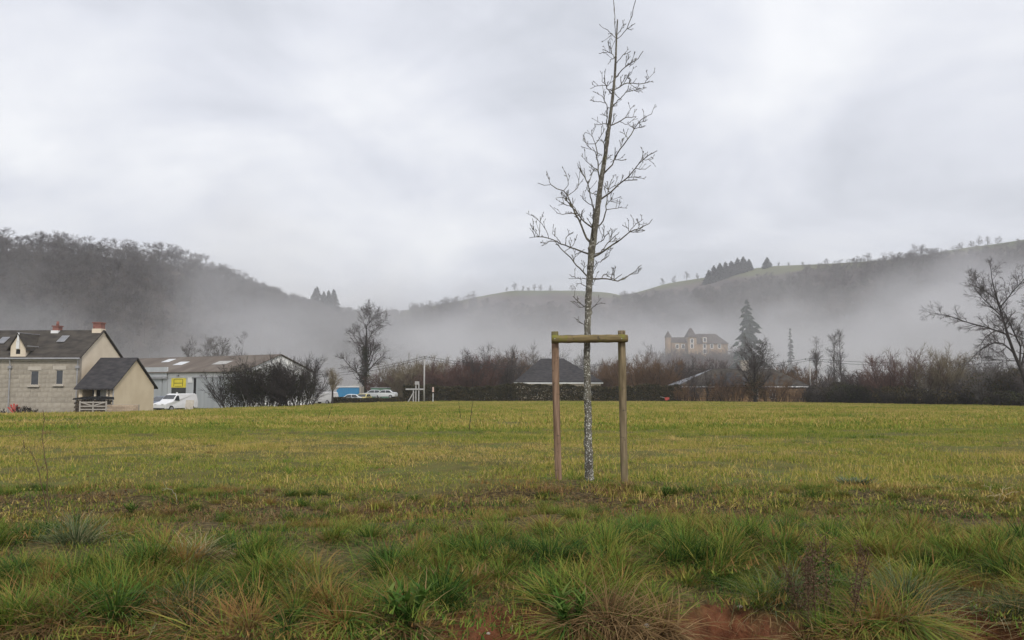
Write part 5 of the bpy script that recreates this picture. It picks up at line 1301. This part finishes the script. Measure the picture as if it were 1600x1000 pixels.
# stakes and crossbar
def wood_mat(name, c1, c2, moss=.0, green=(.16, .17, .03), st=(14, 14, 1.1)):
    m, t, n, l, b = nodes(name)
    tcn = n.new('ShaderNodeTexCoord'); mp_ = n.new('ShaderNodeMapping'); mp_.inputs['Scale'].default_value = st; l(tcn.outputs['Object'], mp_.inputs[0])
    q = n.new('ShaderNodeTexNoise'); q.inputs['Scale'].default_value = 3; q.inputs['Detail'].default_value = 8; l(mp_.outputs[0], q.inputs['Vector'])
    r = n.new('ShaderNodeValToRGB'); l(q.outputs['Fac'], r.inputs[0]); el = r.color_ramp.elements; el[0].position, el[0].color = .32, (*c1, 1); el[1].position, el[1].color = .68, (*c2, 1)
    q2 = n.new('ShaderNodeTexNoise'); q2.inputs['Scale'].default_value = 9; q2.inputs['Detail'].default_value = 6; l(tcn.outputs['Object'], q2.inputs['Vector'])
    r2 = n.new('ShaderNodeValToRGB'); l(q2.outputs['Fac'], r2.inputs[0]); e2 = r2.color_ramp.elements; e2[0].position, e2[0].color = .62 - moss * .3, (0, 0, 0, 1); e2[1].position, e2[1].color = .70 - moss * .2, (.85, .85, .85, 1)
    k = n.new('ShaderNodeMix'); k.data_type = 'RGBA'; l(r2.outputs[0], k.inputs[0]); l(r.outputs[0], k.inputs[6]); k.inputs[7].default_value = (*green, 1)
    q3 = n.new('ShaderNodeTexNoise'); q3.inputs['Scale'].default_value = 16; q3.inputs['Detail'].default_value = 4; l(tcn.outputs['Object'], q3.inputs['Vector'])
    r3 = n.new('ShaderNodeValToRGB'); l(q3.outputs['Fac'], r3.inputs[0]); e3 = r3.color_ramp.elements; e3[0].position, e3[0].color = .62, (0, 0, 0, 1); e3[1].position, e3[1].color = .70, (.7, .7, .7, 1)
    k2 = n.new('ShaderNodeMix'); k2.data_type = 'RGBA'; l(r3.outputs[0], k2.inputs[0]); l(k.outputs[2], k2.inputs[6]); k2.inputs[7].default_value = (.05, .04, .03, 1)
    l(k2.outputs[2], b.inputs['Base Color']); b.inputs['Roughness'].default_value = .85; b.inputs['Specular IOR Level'].default_value = .25
    bp = n.new('ShaderNodeBump'); bp.inputs['Strength'].default_value = .5; bp.inputs['Distance'].default_value = .006; l(q.outputs['Fac'], bp.inputs['Height']); l(bp.outputs[0], b.inputs['Normal'])
    return m
M['stake_l'] = wood_mat('pinkish stake wood', (.13, .08, .05), (.32, .215, .145), -.25)
M['stake_top'] = wood_mat('green stained stake top', (.14, .125, .055), (.22, .195, .10), .3)
M['stake_r'] = wood_mat('greenish stake wood', (.105, .08, .045), (.26, .205, .125), .0, (.15, .15, .05))
M['bar'] = wood_mat('mossy crossbar', (.09, .07, .035), (.25, .19, .09), .38, (.17, .175, .025), (1.1, 14, 14))
YS = 8.42
frame = empty('tree_stakes', at(921, 752, YS), 0, 'two wooden stakes with mossy crossbar holding the young tree', 'tree support')
fo_ = frame.location
def stake(pts, ws, m, sd):
    rg = np.random.default_rng(sd)
    raw = np.array([tuple(at(px, py, YS + .06) - fo_) for px, py in pts]); Pq = resample(raw, 46); Rq = np.interp(Pq[:, 2], raw[:, 2][np.argsort(raw[:, 2])], (np.array(ws) * YS / F / 2)[np.argsort(raw[:, 2])])
    k = 18; V, Q = tubes(Pq[None], Rq[None], k)
    ctr = np.repeat(Pq, k, 0); V = ctr + (V - ctr) * (1 + .035 * wav(V[:, 0] * 25, V[:, 2] * 3, 2)[:, None])
    V, Q = list(map(tuple, V)), [tuple(q_) for q_ in Q]
    n0 = len(V); Q.append(tuple(range(n0 - k, n0)))
    me = bpy.data.meshes.new('stake'); me.from_pydata(V, [], Q); me.update()
    for p in me.polygons: p.use_smooth = len(p.vertices) == 4
    return ob('stake', me, m, frame)
s1 = stake([(873.5, 765), (872.8, 748), (870.5, 680), (868.5, 600), (867.5, 537)], [10.5, 10.5, 10.8, 11.2, 11.5], M['stake_l'], 1)
s1['label'] = 'pinkish brown left stake'
stake([(867.5, 536.8), (867.2, 524), (867, 518)], [11.6, 11.6, 11], M['stake_top'], 2).name = 'stake_head'
s2 = stake([(975.8, 765), (975.5, 742), (974, 680), (972.8, 600), (971.8, 560), (971.2, 516.5)], [10.5, 10.8, 11.3, 12, 12.4, 11.5], M['stake_r'], 3)
s2['label'] = 'greenish right stake'
# half round rail nailed to the front of both stakes
cb = MB(); a_, b_ = at(861.8, 529.8, YS - .03) - fo_, at(981.2, 528.6, YS - .03) - fo_
nseg, ks = 40, 14; Vb, Fb = [], []
rg = random.Random(2)
for i in range(nseg + 1):
    c_ = a_.lerp(b_, i / nseg); ri = (.043 + .0018 * math.sin(i * .9)) * (.93 if i in (0, nseg) else 1)
    for j in range(ks):
        an = 2 * math.pi * j / ks
        yy = -math.cos(an) * ri * (.95 if math.cos(an) > 0 else .25); Vb.append((c_.x + rg.uniform(-.001, .001), c_.y + yy + .02, c_.z + math.sin(an) * ri))
for i in range(nseg):
    for j in range(ks): Fb.append((i * ks + j, i * ks + (j + 1) % ks, (i + 1) * ks + (j + 1) % ks, (i + 1) * ks + j))
Fb += [tuple(range(ks))[::-1], tuple(range(nseg * ks, (nseg + 1) * ks))]
me = bpy.data.meshes.new('crossbar'); me.from_pydata(Vb, [], Fb); me.update()
for p in me.polygons: p.use_smooth = len(p.vertices) == 4
cbo = ob('crossbar', me, M['bar'], frame)
for px in (867, 971.5):
    c_ = at(px, 529, YS - .075) - fo_; MB().cyl(c_, c_ + Vector((0, .01, 0)), .006, k=8).build('nail', M['zinc'], cbo)
# rubber tie behind the rail
c0 = at(919, 529, YT) - fo_
pts = [(c0.x + .075 * math.cos(a_), c0.y + .075 * math.sin(a_) - .005, c0.z) for a_ in np.linspace(0, 2 * math.pi, 25)]
V, Q = tubes(np.array(pts)[None], np.full((1, 25), .010), 6); ob('tie', mesh_np('tie', V, Q), M['rubber'], frame)

# ------------------------------------------------------------------ the meadow
rng = np.random.default_rng(21)
M['meadow'] = leafmat('meadow grass', [(-.1, (.08,.15,.022)), (.25, (.165,.23,.034)), (.5, (.27,.275,.048)), (.75, (.39,.315,.08)), (1.1, (.50,.36,.14))], world_scale=.42, w_amt=.62, rand=.22, trans=.25)
M['verge'] = leafmat('verge grass', [(-.1, (.022,.055,.014)), (.28, (.062,.13,.024)), (.58, (.165,.225,.036)), (.85, (.27,.23,.055)), (1.15, (.27,.15,.055))], world_scale=.8, w_amt=.30, rand=.75, trans=.25)
M['straw'] = leafmat('dead grass', [(0, (.06,.034,.015)), (.5, (.15,.092,.04)), (1.1, (.29,.195,.095))], world_scale=.6, w_amt=.2, rand=.2, trans=.2)
M['pale_grass'] = leafmat('pale blue green grass', [(0, (.05,.08,.035)), (.5, (.125,.155,.07)), (1.1, (.34,.30,.17))], rand=.2, trans=.25)
M['teal'] = leafmat('blue green leaf', [(0, (.035,.065,.035)), (.6, (.085,.125,.075)), (1.1, (.16,.19,.12))], rand=.1, trans=.15)
M['weed'] = leafmat('fresh green leaf', [(0, (.03,.075,.012)), (.6, (.075,.15,.025)), (1.1, (.16,.21,.05))], rand=.15, trans=.3)

def turf_patch(seed, n, size, lmin, lmax, wmin, wmax, m, lean=.5, name='turf_patch'):
    rg = np.random.default_rng(seed)
    r = np.sqrt(rg.uniform(0, 1, n)) * size * .5 * 1.25; a = rg.uniform(0, 6.28, n)
    base = np.stack([r * np.cos(a), r * np.sin(a), np.full(n, -.01)], 1)
    clump = .6 + .4 * wav(base[:, 0] * 6, base[:, 1] * 6 + seed, 1.3)
    L = rg.uniform(lmin, lmax, n) * np.clip(clump, .35, 1.3)
    V, Q, T = blades(rg, base, rg.uniform(0, 6.28, n), L, rg.uniform(wmin, wmax, n), rg.uniform(.05, lean, n), rg.uniform(0, .5, n), 2, np.clip(rg.normal(.45, .2, n) + .22 * (clump - .6) / .4, -.1, 1.1))
    return blade_mesh(name, V, Q, T, m)
def tussock(seed, n, Lm, spread, m, lean=.75, width=(.0035, .0085), droop=(.15, .75), name='tussock', lean_to=None, tint=(.42, .22)):
    rg = np.random.default_rng(seed)
    r = np.abs(rg.normal(0, 1, n)) * spread * .38; a = rg.uniform(0, 6.28, n)
    base = np.stack([r * np.cos(a), r * np.sin(a), np.full(n, -.02)], 1)
    az = a + rg.normal(0, .55, n)
    if lean_to is not None: az = np.where(rg.uniform(size=n) < .55, lean_to + rg.normal(0, .5, n), az)
    L = Lm * rg.uniform(.45, 1.1, n); dead = rg.uniform(size=n) < .2
    ln = np.clip(np.abs(r) / spread * .9 + rg.normal(.22, .16, n), .03, lean); ln = np.where(dead, np.minimum(ln + .35, .95), ln); L = np.where(dead, L * .8, L)
    V, Q, T = blades(rg, base, az, L, rg.uniform(width[0], width[1], n), ln, rg.uniform(droop[0], droop[1], n), 5, np.where(dead, rg.uniform(.85, 1.2, n), np.clip(rg.normal(tint[0], tint[1], n), 0, 1)), .7)
    return blade_mesh(name, V, Q, T, m)
# far meadow
far = [turf_patch(800 + i, 300, 1.9, .04, .16, .014, .034, M['meadow']) for i in range(4)]
near = [turf_patch(820 + i, 520, 1.0, .025, .10, .004, .010, M['meadow'], .8) for i in range(4)]
def field_points(y0, y1, per_m2, pad=3):
    a = (y1 - y0) * 2 * (.66 * y1 + pad); k = int(a * per_m2)
    y = rng.uniform(y0, y1, k); x = rng.uniform(-1, 1, k) * (.66 * y1 + pad)
    kp = np.abs(x) < .66 * y + pad; return x[kp], y[kp]
def lay(name, x, y, meshes, smin, smax, label, zs=None):
    k = len(x); z = ground(x, y) - .004
    rot = np.stack([rng.normal(0, .03, k), rng.normal(0, .03, k), rng.uniform(0, 6.28, k)], 1)
    s = rng.uniform(smin, smax, k); s3 = np.stack([s, s, s * (zs if zs is not None else 1) * rng.uniform(.7, 1.25, k)], 1)
    return scatter(name, np.stack([x, y, z], 1), rot, s3, rng.integers(0, len(meshes), k), meshes, label, 'grass')
x1, y1 = field_points(22, 62, 1.0); x2, y2 = field_points(62, 128, .62)
kp = ~((x2 < -24) & (y2 > 84)) & ~((x2 < -28) & (y2 > 66.5))
x = np.concatenate([x1, x2[kp]]); y = np.concatenate([y1, y2[kp]])
kp = ~((x < -28.5) & (y > 62.5) & (y < 73)); x, y = x[kp], y[kp]
tall = 1 + .45 * np.clip(wav(x, y * 1.6, .35), -.6, 1.3)
lay('meadow_grass', x, y, far, .9, 1.35, 'olive winter grass of the meadow in the middle distance and beyond', tall)
x, y = field_points(5.8, 24, 3.4, 1.2)
kp = rng.uniform(size=len(x)) < .12 + .88 * sst((y - 6.2 - .5 * wav(x, y, .9)) / 3.0); x, y = x[kp], y[kp]
tall = 1.1 + .55 * np.clip(wav(x, y, .8), -.8, 1.4)
lay('meadow_grass', x, y, near, .85, 1.35, 'short olive grass of the near meadow around the young tree', tall)

# little clumps that break up the meadow
clump = [tussock(830 + i, 110, .10, .16, M['meadow'], lean=.8, width=(.003, .006), tint=((.02, .5, .9)[i], .12)) for i in range(3)] + [tussock(835, 120, .09, .2, M['straw'], lean=.9, width=(.003, .006))]
x, y = field_points(8.2, 64, 1.6, 1); kp = rng.uniform(size=len(x)) < .75 * (12 / y) ** .5 * (.5 + .5 * (wav(x, y, .5) > 0)); x, y = x[kp], y[kp]
xe, ye = field_points(92, 118, .12, 2); x, y = np.concatenate([x, xe]), np.concatenate([y, ye]); k = len(x)
scatter('meadow_clumps', np.stack([x, y, ground(x, y)], 1), np.stack([rng.normal(0, .1, k), rng.normal(0, .1, k), rng.uniform(0, 6.28, k)], 1), rng.uniform(.6, 1.5, k) * (1 + y / 60), rng.choice([0, 0, 0, 1, 2, 3], k), clump, 'scattered darker and strawy clumps of grass in the meadow', 'grass')

# verge: tussocks, thin turf, dead grass
tus = [tussock(840, 380, .27, .24, M['verge']), tussock(841, 360, .25, .22, M['verge'], lean_to=3.4), tussock(842, 420, .28, .26, M['verge'], lean_to=-.4),
       tussock(843, 420, .20, .16, M['verge']), tussock(844, 380, .19, .20, M['straw']), tussock(845, 380, .27, .22, M['verge'], lean=.5, tint=(.30, .15)), tussock(846, 360, .24, .24, M['verge'], tint=(.66, .2))]
turf = [turf_patch(860 + i, 330, .62, .02, .09, .003, .008, M['verge'], .75) for i in range(3)] + [turf_patch(870 + i, 280, .62, .02, .09, .003, .007, M['straw'], .95) for i in range(3)]
# short turf and litter everywhere on the verge
x, y = field_points(3.55, 8.4, 17, .6); kp = y > crest(x) + .02; x, y = x[kp], y[kp]
k = len(x); rutd = np.exp(-((y - 6.8 - .25 * np.sin(.7 * x + 1)) / .75) ** 2)
bald = rng.uniform(size=k) < rutd * (.12 + .30 * wav(x, y, 1.6)); x, y, rutd = x[~bald], y[~bald], rutd[~bald]; k = len(x)
idx = np.where(rng.uniform(size=k) < .22 + .45 * rutd, rng.integers(3, 6, k), rng.integers(0, 3, k))
scatter('verge_grass', np.stack([x, y, ground(x, y) - .004], 1), np.stack([rng.normal(0, .08, k), rng.normal(0, .08, k), rng.uniform(0, 6.28, k)], 1), rng.uniform(.7, 1.3, k), idx, turf, 'short ragged turf and dead grass of the near verge', 'grass')
# tussocks crowd the front ridge and string along the back of the rut
_c = []
for _ in range(7000):                      # tussocks keep their distance from one another
    yy = rng.uniform(3.7, 5.8); xx = rng.uniform(-1, 1) * (.66 * yy + .5)
    md = .145 + .05 * (yy > 4.8)
    if all((xx - a_) ** 2 + (yy - b_) ** 2 > md * md for a_, b_ in _c): _c.append((xx, yy))
x, y = np.array(_c).T; kp = (y > crest(x) + .03) & ~((in_gap(x) > .3) & (y < crest(x) + .20)); x, y = x[kp], y[kp]
k = len(x); gap = np.clip(.30 + .55 * wav(x, y, 1.25), 0, .85) * (y > 4.2) * np.where(x > .2, .55, 1.0) + .3 * (x < -.8) * (y > 4.7); kp = rng.uniform(size=k) > gap; x, y = x[kp], y[kp]
xb = rng.uniform(-6, 6, 90); yb = 7.75 + .25 * np.sin(xb * 1.3) + rng.normal(0, .14, 90)
kpb = (rng.uniform(size=90) < .55 + .4 * (xb < -.5)) & (np.abs(xb - .75) > .5); xb, yb = xb[kpb], yb[kpb]
xc = rng.uniform(-5.4, 5.4, 560); yc = rng.uniform(5.6, 8.3, 560); kc = (wav(xc, yc, 1.0) > -.1) & (np.abs(xc - .8) + np.abs(yc - 8.4) * .5 > .3); xc, yc = xc[kc], yc[kc]
X_ = np.concatenate([x, xb, xc]); Y_ = np.concatenate([y, yb, yc]); k = len(X_)
s = np.concatenate([rng.uniform(.48, 1.08, len(x)), rng.uniform(.35, .6, len(xb)), rng.uniform(.22, .55, len(xc))])
idx = np.where(wav(X_, Y_, .9) > .55, rng.choice([4, 6, 3], k), rng.choice([0, 1, 2, 3, 5, 6, 0, 1, 2], k))
tilt = np.where(Y_ < crest(X_) + .2, .45, 0)      # those on the lip hang over the bank
scatter('verge_tussocks', np.stack([X_, Y_, ground(X_, Y_) - .01], 1), np.stack([tilt + rng.normal(0, .06, k), rng.normal(0, .06, k), rng.normal(0, .9, k)], 1), s, idx, tus, 'rough green grass tussocks crowding the edge of the bank', 'grass')
# dry grass hanging down the bank
xh = rng.uniform(-2.9, 2.9, 170); yh = crest(xh) + rng.uniform(-.10, .02, 170)
soilgap = in_gap(xh)
kh = rng.uniform(size=170) > soilgap * 2.2; xh, yh = xh[kh], yh[kh]; k = len(xh)
hang = [tussock(880, 170, .26, .10, M['straw'], lean=.9, droop=(.5, 1.1), lean_to=-1.57), tussock(881, 170, .28, .11, M['verge'], lean=.9, droop=(.5, 1.1), lean_to=-1.57)]
scatter('bank_grass', np.stack([xh, yh, ground(xh, yh)], 1), np.stack([rng.uniform(.2, .7, k), np.zeros(k), rng.normal(0, .4, k)], 1), rng.uniform(.6, 1.15, k), rng.integers(0, 2, k), hang, 'dry and green grass hanging down the face of the soil bank', 'grass')

# notable single tufts and plants
def G_(px, py, guess=5.0):
    "where the line of sight through a pixel meets the ground"
    lo_, hi_ = 2.5, 120.0
    Yd = guess
    ys = np.concatenate([np.arange(3.3, 12, .02), np.arange(12, 120, .3)])
    for yy in ys:
        p = at(px, py, yy)
        if p.z <= gz(p.x, yy): return Vector((p.x, yy, gz(p.x, yy)))
    return at(px, py, guess)
pal = [tussock(890, 300, .28, .2, M['pale_grass'], lean=.85, width=(.003, .007)), tussock(891, 260, .20, .24, M['pale_grass'], lean=.9, width=(.003, .006), droop=(.3, .9), tint=(.75, .25)), tussock(892, 420, .25, .2, M['verge'], tint=(.22, .12)), tussock(893, 460, .28, .23, M['pale_grass'], lean=.8, droop=(.3, .9), tint=(.25, .2), width=(.002, .0045)), tussock(894, 260, .20, .16, M['straw'], lean=.6, tint=(.7, .2))]
TS = [(118, 850, 0, 1.25, 'pale blue green tuft with long arching blades at the left'), (312, 868, 1, 1.1, 'pale spiky straw tipped tuft right of the pale arching tuft'),
      (270, 805, 4, .8, 'small golden tuft with dry stems at the back left'), (550, 803, 4, .75, 'yellowish green round tuft left of the stakes in the back row'),
      (180, 965, 2, 1.25, 'big dark green rounded tussock at the bottom left'), (300, 955, 3, 1.2, 'blue green combed tussock at the lower left, right of the dark round one'),
      (20, 975, 2, 1.0, 'bright green upright tussock in the bottom left corner'), (415, 905, 2, .95, 'upright dark green tuft above the lower left tussocks'),
      (505, 935, 3, 1.0, 'dark arching tussock left of the centre foreground'), (690, 945, 2, 1.0, 'rounded dark tussock above the left soil gap'),
      (1230, 935, 3, 1.1, 'dark arching tussock hanging beside the middle soil gap'), (1415, 940, 3, 1.15, 'silvery blue green tussock left of the right soil gap'),
      (1590, 970, 3, 1.0, 'blue green tussock in the bottom right corner'), (975, 765, 4, .85, 'brown tuft at the foot of the right stake'), (858, 770, 4, .7, 'low brown tuft at the foot of the left stake'),
      (1000, 772, 2, .6, 'small green tuft right of the right stake foot')]
for i, (px, py, kd, s, lb) in enumerate(TS):
    p = G_(px, py); ob_ = bpy.data.objects.new('grass_tussock', pal[kd]); ob_.location = p; ob_.rotation_euler = (.1, 0, i * 1.7); ob_.scale = (s,) * 3; C.link(ob_); tag(ob_, lb, 'grass tuft', 'single grass tussocks')
# teal rosette in the meadow
def rosette(name, p, n, L, w_, m, label, cat, lean=(.7, .97), seed=1, droop=(.0, .25), segs=4, spread=.05):
    rg = np.random.default_rng(seed); a = rg.uniform(0, 6.28, n)
    base = np.stack([np.cos(a) * spread * rg.uniform(0, 1, n), np.sin(a) * spread * rg.uniform(0, 1, n), np.zeros(n)], 1)
    V, Q, T = blades(rg, base, a, L * rg.uniform(.5, 1.1, n), w_ * rg.uniform(.7, 1.3, n), rg.uniform(lean[0], lean[1], n), rg.uniform(droop[0], droop[1], n), segs, np.clip(rg.normal(.5, .25, n), 0, 1), .3)
    o_ = ob(name, blade_mesh(name, V, Q, T, m), None, None, p); return tag(o_, label, cat)
rosette('thistle_rosette', G_(1338, 760), 130, .13, .014, M['teal'], 'flat blue green rosette alone in the meadow right of the stakes', 'plant', seed=3, spread=.22, lean=(.7, .95)); bpy.data.objects['thistle_rosette'].location.z += .03
def leafy_weed(px, py, s, seed, label):
    rg = np.random.default_rng(seed); p = G_(px, py); o_ = empty('leafy_weed', p, 0, label, 'weed'); k = 11
    a = rg.uniform(0, 6.28, k); d_ = np.stack([np.cos(a) * .45, np.sin(a) * .45 - .2, np.ones(k)], 1); d_ = norm(d_)
    P0 = np.stack([np.zeros((k, 3)), d_ * .07 * s, d_ * .13 * s + rg.normal(0, .01, (k, 3))], 1); R0 = np.full((k, 3), .0025)
    ob('stems', mesh_np('stems', *tubes(P0, R0, 5)), M['weed'], o_)
    for j in range(k):
        n_ = 7; aa = rg.uniform(0, 6.28, n_); t_ = rg.uniform(.4, 1, n_)[:, None]
        V, Q, T = blades(rg, P0[j, 0] * (1 - t_) + P0[j, 2] * t_, aa, s * rg.uniform(.04, .075, n_), s * rg.uniform(.011, .017, n_), rg.uniform(.5, .9, n_), rg.uniform(.0, .5, n_), 4, rg.uniform(.2, 1, n_), .2)
        ob('leaf_spray', blade_mesh('leaf_spray', V, Q, T, M['weed']), None, o_)
leafy_weed(635, 992, 1.6, 5, 'bright green leafy weed at the bottom, left of the soil gap'); leafy_weed(890, 992, 1.3, 6, 'small green leafy weed on the bank right of the left soil gap')
leafy_weed(1040, 778, .8, 7, 'low yellow green weed right of the right stake'); leafy_weed(205, 805, .7, 8, 'small pale leafy weed behind the pale tufts at the left'); leafy_weed(120, 820, .55, 9, 'tiny green weed behind the arching pale tuft')
# dead dock stalks, tall weed stems, dry bramble
M['dock'] = mat('dead dock seed', (.075,.045,.026), (.13,.085,.05), 30, .95)
dk = empty('dead_dock', G_(1295, 975), 0, 'brown dead dock stalks with rusty seed heads at the bank edge', 'dock')
rg = np.random.default_rng(12)
for j in range(7):
    x0, y0 = rg.uniform(-.13, .13), rg.uniform(-.05, .12); h = rg.uniform(.22, .40); lean_ = rg.normal(0, .05, 2)
    Pq = np.stack([np.linspace(x0, x0 + lean_[0], 6), np.linspace(y0, y0 + lean_[1], 6), np.linspace(-.05, h, 6)], 1)
    st_ = ob('stalk', mesh_np('stalk', *tubes(Pq[None], np.linspace(.004, .002, 6)[None], 5)), M['dock'], dk)
    k = 420; t_ = rg.uniform(.3, 1, k)[:, None]; pp = Pq[0] * (1 - t_) + Pq[-1] * t_ + rg.normal(0, .017, (k, 3)); V, Q, T = leaves(rg, pp, .006)
    ob('seed_head', mesh_np('seed_head', V, Q), M['dock'], st_)['kind'] = 'stuff'
def stems(name, lines, r, m, label, cat='weed stem', seed=1, spr=4):
    rg = np.random.default_rng(seed); b_ = lines[0][0]; o_ = empty(name, b_, 0, label, cat)
    for ln in lines:
        Pq = resample([tuple(p - b_) for p in ln], 12); Rq = np.linspace(r, r * .5, 12); Pq[1:-1] += rg.normal(0, .006, Pq[1:-1].shape)
        P1, R1 = sprout(rg, Pq[None], Rq[None], spr, .4, (20, 50), (.04, .12), .2, .05, 3, .1, .6, r * .45, .5)
        ob('stem', mesh_np('stem', *joinVQ([tubes(Pq[None], Rq[None], 5), tubes(P1, R1, 4)])), m, o_)
    return o_
def up(px, py, Yd): return at(px, py, Yd)
b_ = G_(78, 812); yb_ = b_.y
stems('weed_stem', [[b_, up(68, 770, yb_), up(58, 725, yb_), up(36, 688, yb_ - .1)], [b_, up(74, 760, yb_), up(71, 715, yb_), up(66, 672, yb_ + .1), up(67, 640, yb_ + .1)]], .0045, M['dock'], 'two tall thin dry weed stems at the left edge', seed=2)
for i, (px, pb, pt, tx, lb) in enumerate([(512, 656, 630, 520, 'short leaning dry stem in the meadow before the low hedge'), (720, 655, 628, 717, 'thin upright dry stem, left of a close pair in the meadow'), (733, 672, 620, 740, 'taller thin dry stem, right of a close pair in the meadow')]):
    b_ = G_(px, pb); stems('weed_stem', [[b_, up((px + tx) / 2, (pb + pt) / 2, b_.y), up(tx, pt, b_.y)]], .006 + .0002 * b_.y, M['twig_dark'], lb, seed=5 + i)
b_ = G_(1560, 790)
stems('dry_bramble', [[b_, up(1575, 772, b_.y), up(1592, 768, b_.y)], [b_, up(1550, 770, b_.y), up(1538, 757, b_.y)], [b_, up(1566, 765, b_.y), up(1580, 762, b_.y + .1)], [b_, up(1562, 772, b_.y - .1), up(1545, 775, b_.y - .2)]], .0035, mat('pale dry cane', (.30,.24,.13), (.40,.33,.19), 8, .9), 'pale dry bramble canes in the grass at the right edge', 'bramble', 9, 5)
b_ = G_(277, 790)
stems('weed_stem', [[b_, up(276, 775, b_.y), up(265, 763, b_.y), up(252, 765, b_.y - .1)]], .003, mat('bleached cane', (.32,.30,.22), (.40,.37,.28), 8, .9), 'bent bleached dry stem above the small golden tuft', seed=4)
b_ = G_(800, 985)
stems('straw_bundle', [[G_(790 + j * 5, 992), up(786 + j * 4, 965 - j % 3 * 6, G_(795, 990).y + .1)] for j in range(7)], .004, mat('straw cane', (.34,.24,.13), (.44,.33,.2), 8, .9), 'dry straw stalks sticking out of the bank beside the left soil gap', 'straw', 3, 2)
# stones on the bank and fallen leaves
M['pebble'] = mat('pale stone', (.36,.33,.28), (.46,.42,.36), 12, .9, .3)
for i, (px, py, r_, lb) in enumerate([(1156, 955, .011, 'white pebble on the red soil of the middle gap'), (762, 996, .010, 'small pale pebble on the soil of the left gap'), (1524, 958, .010, 'pale pebble on the red soil of the right gap'), (1010, 992, .012, 'small pale pebble low on the bank right of the leafy weed')]):
    p = G_(px, py); rg = np.random.default_rng(i); me = bpy.data.meshes.new('pebble'); import bmesh
    bm = bmesh.new(); bmesh.ops.create_icosphere(bm, subdivisions=2, radius=r_)
    for v_ in bm.verts: v_.co = Vector((v_.co.x * 1.25, v_.co.y, v_.co.z * .75)) * (1 + rg.uniform(-.12, .12))
    bm.to_mesh(me); bm.free(); tag(ob('pebble', me, M['pebble'], None, p + Vector((0, 0, r_ * .4))), lb, 'pebble')
M['leaf_litter'] = leafmat('fallen leaves', [(0, (.10,.045,.025)), (.5, (.22,.09,.05)), (1, (.30,.16,.08))], rand=0, trans=.15)
lf = np.concatenate([np.stack([rng.uniform(-5, 5, 90), rng.uniform(6.2, 9.5, 90)], 1), np.stack([rng.normal(1.6, .5, 50), rng.normal(7.3, .35, 50)], 1), np.stack([rng.uniform(-8, 8, 60), rng.uniform(9, 18, 60)], 1)])
pos = np.concatenate([lf, (ground(lf[:, 0], lf[:, 1]) + rng.uniform(.015, .05, len(lf)))[:, None]], 1)
V, Q, T = leaves(rng, pos, .028); V[:, 2] = np.repeat(pos[:, 2], 4) + (V[:, 2] - np.repeat(pos[:, 2], 4)) * .35
stuff(ob('fallen_leaves', blade_mesh('fallen_leaves', V, Q, T, M['leaf_litter'])), 'scattered red brown fallen leaves around the rut and young tree', 'leaves')
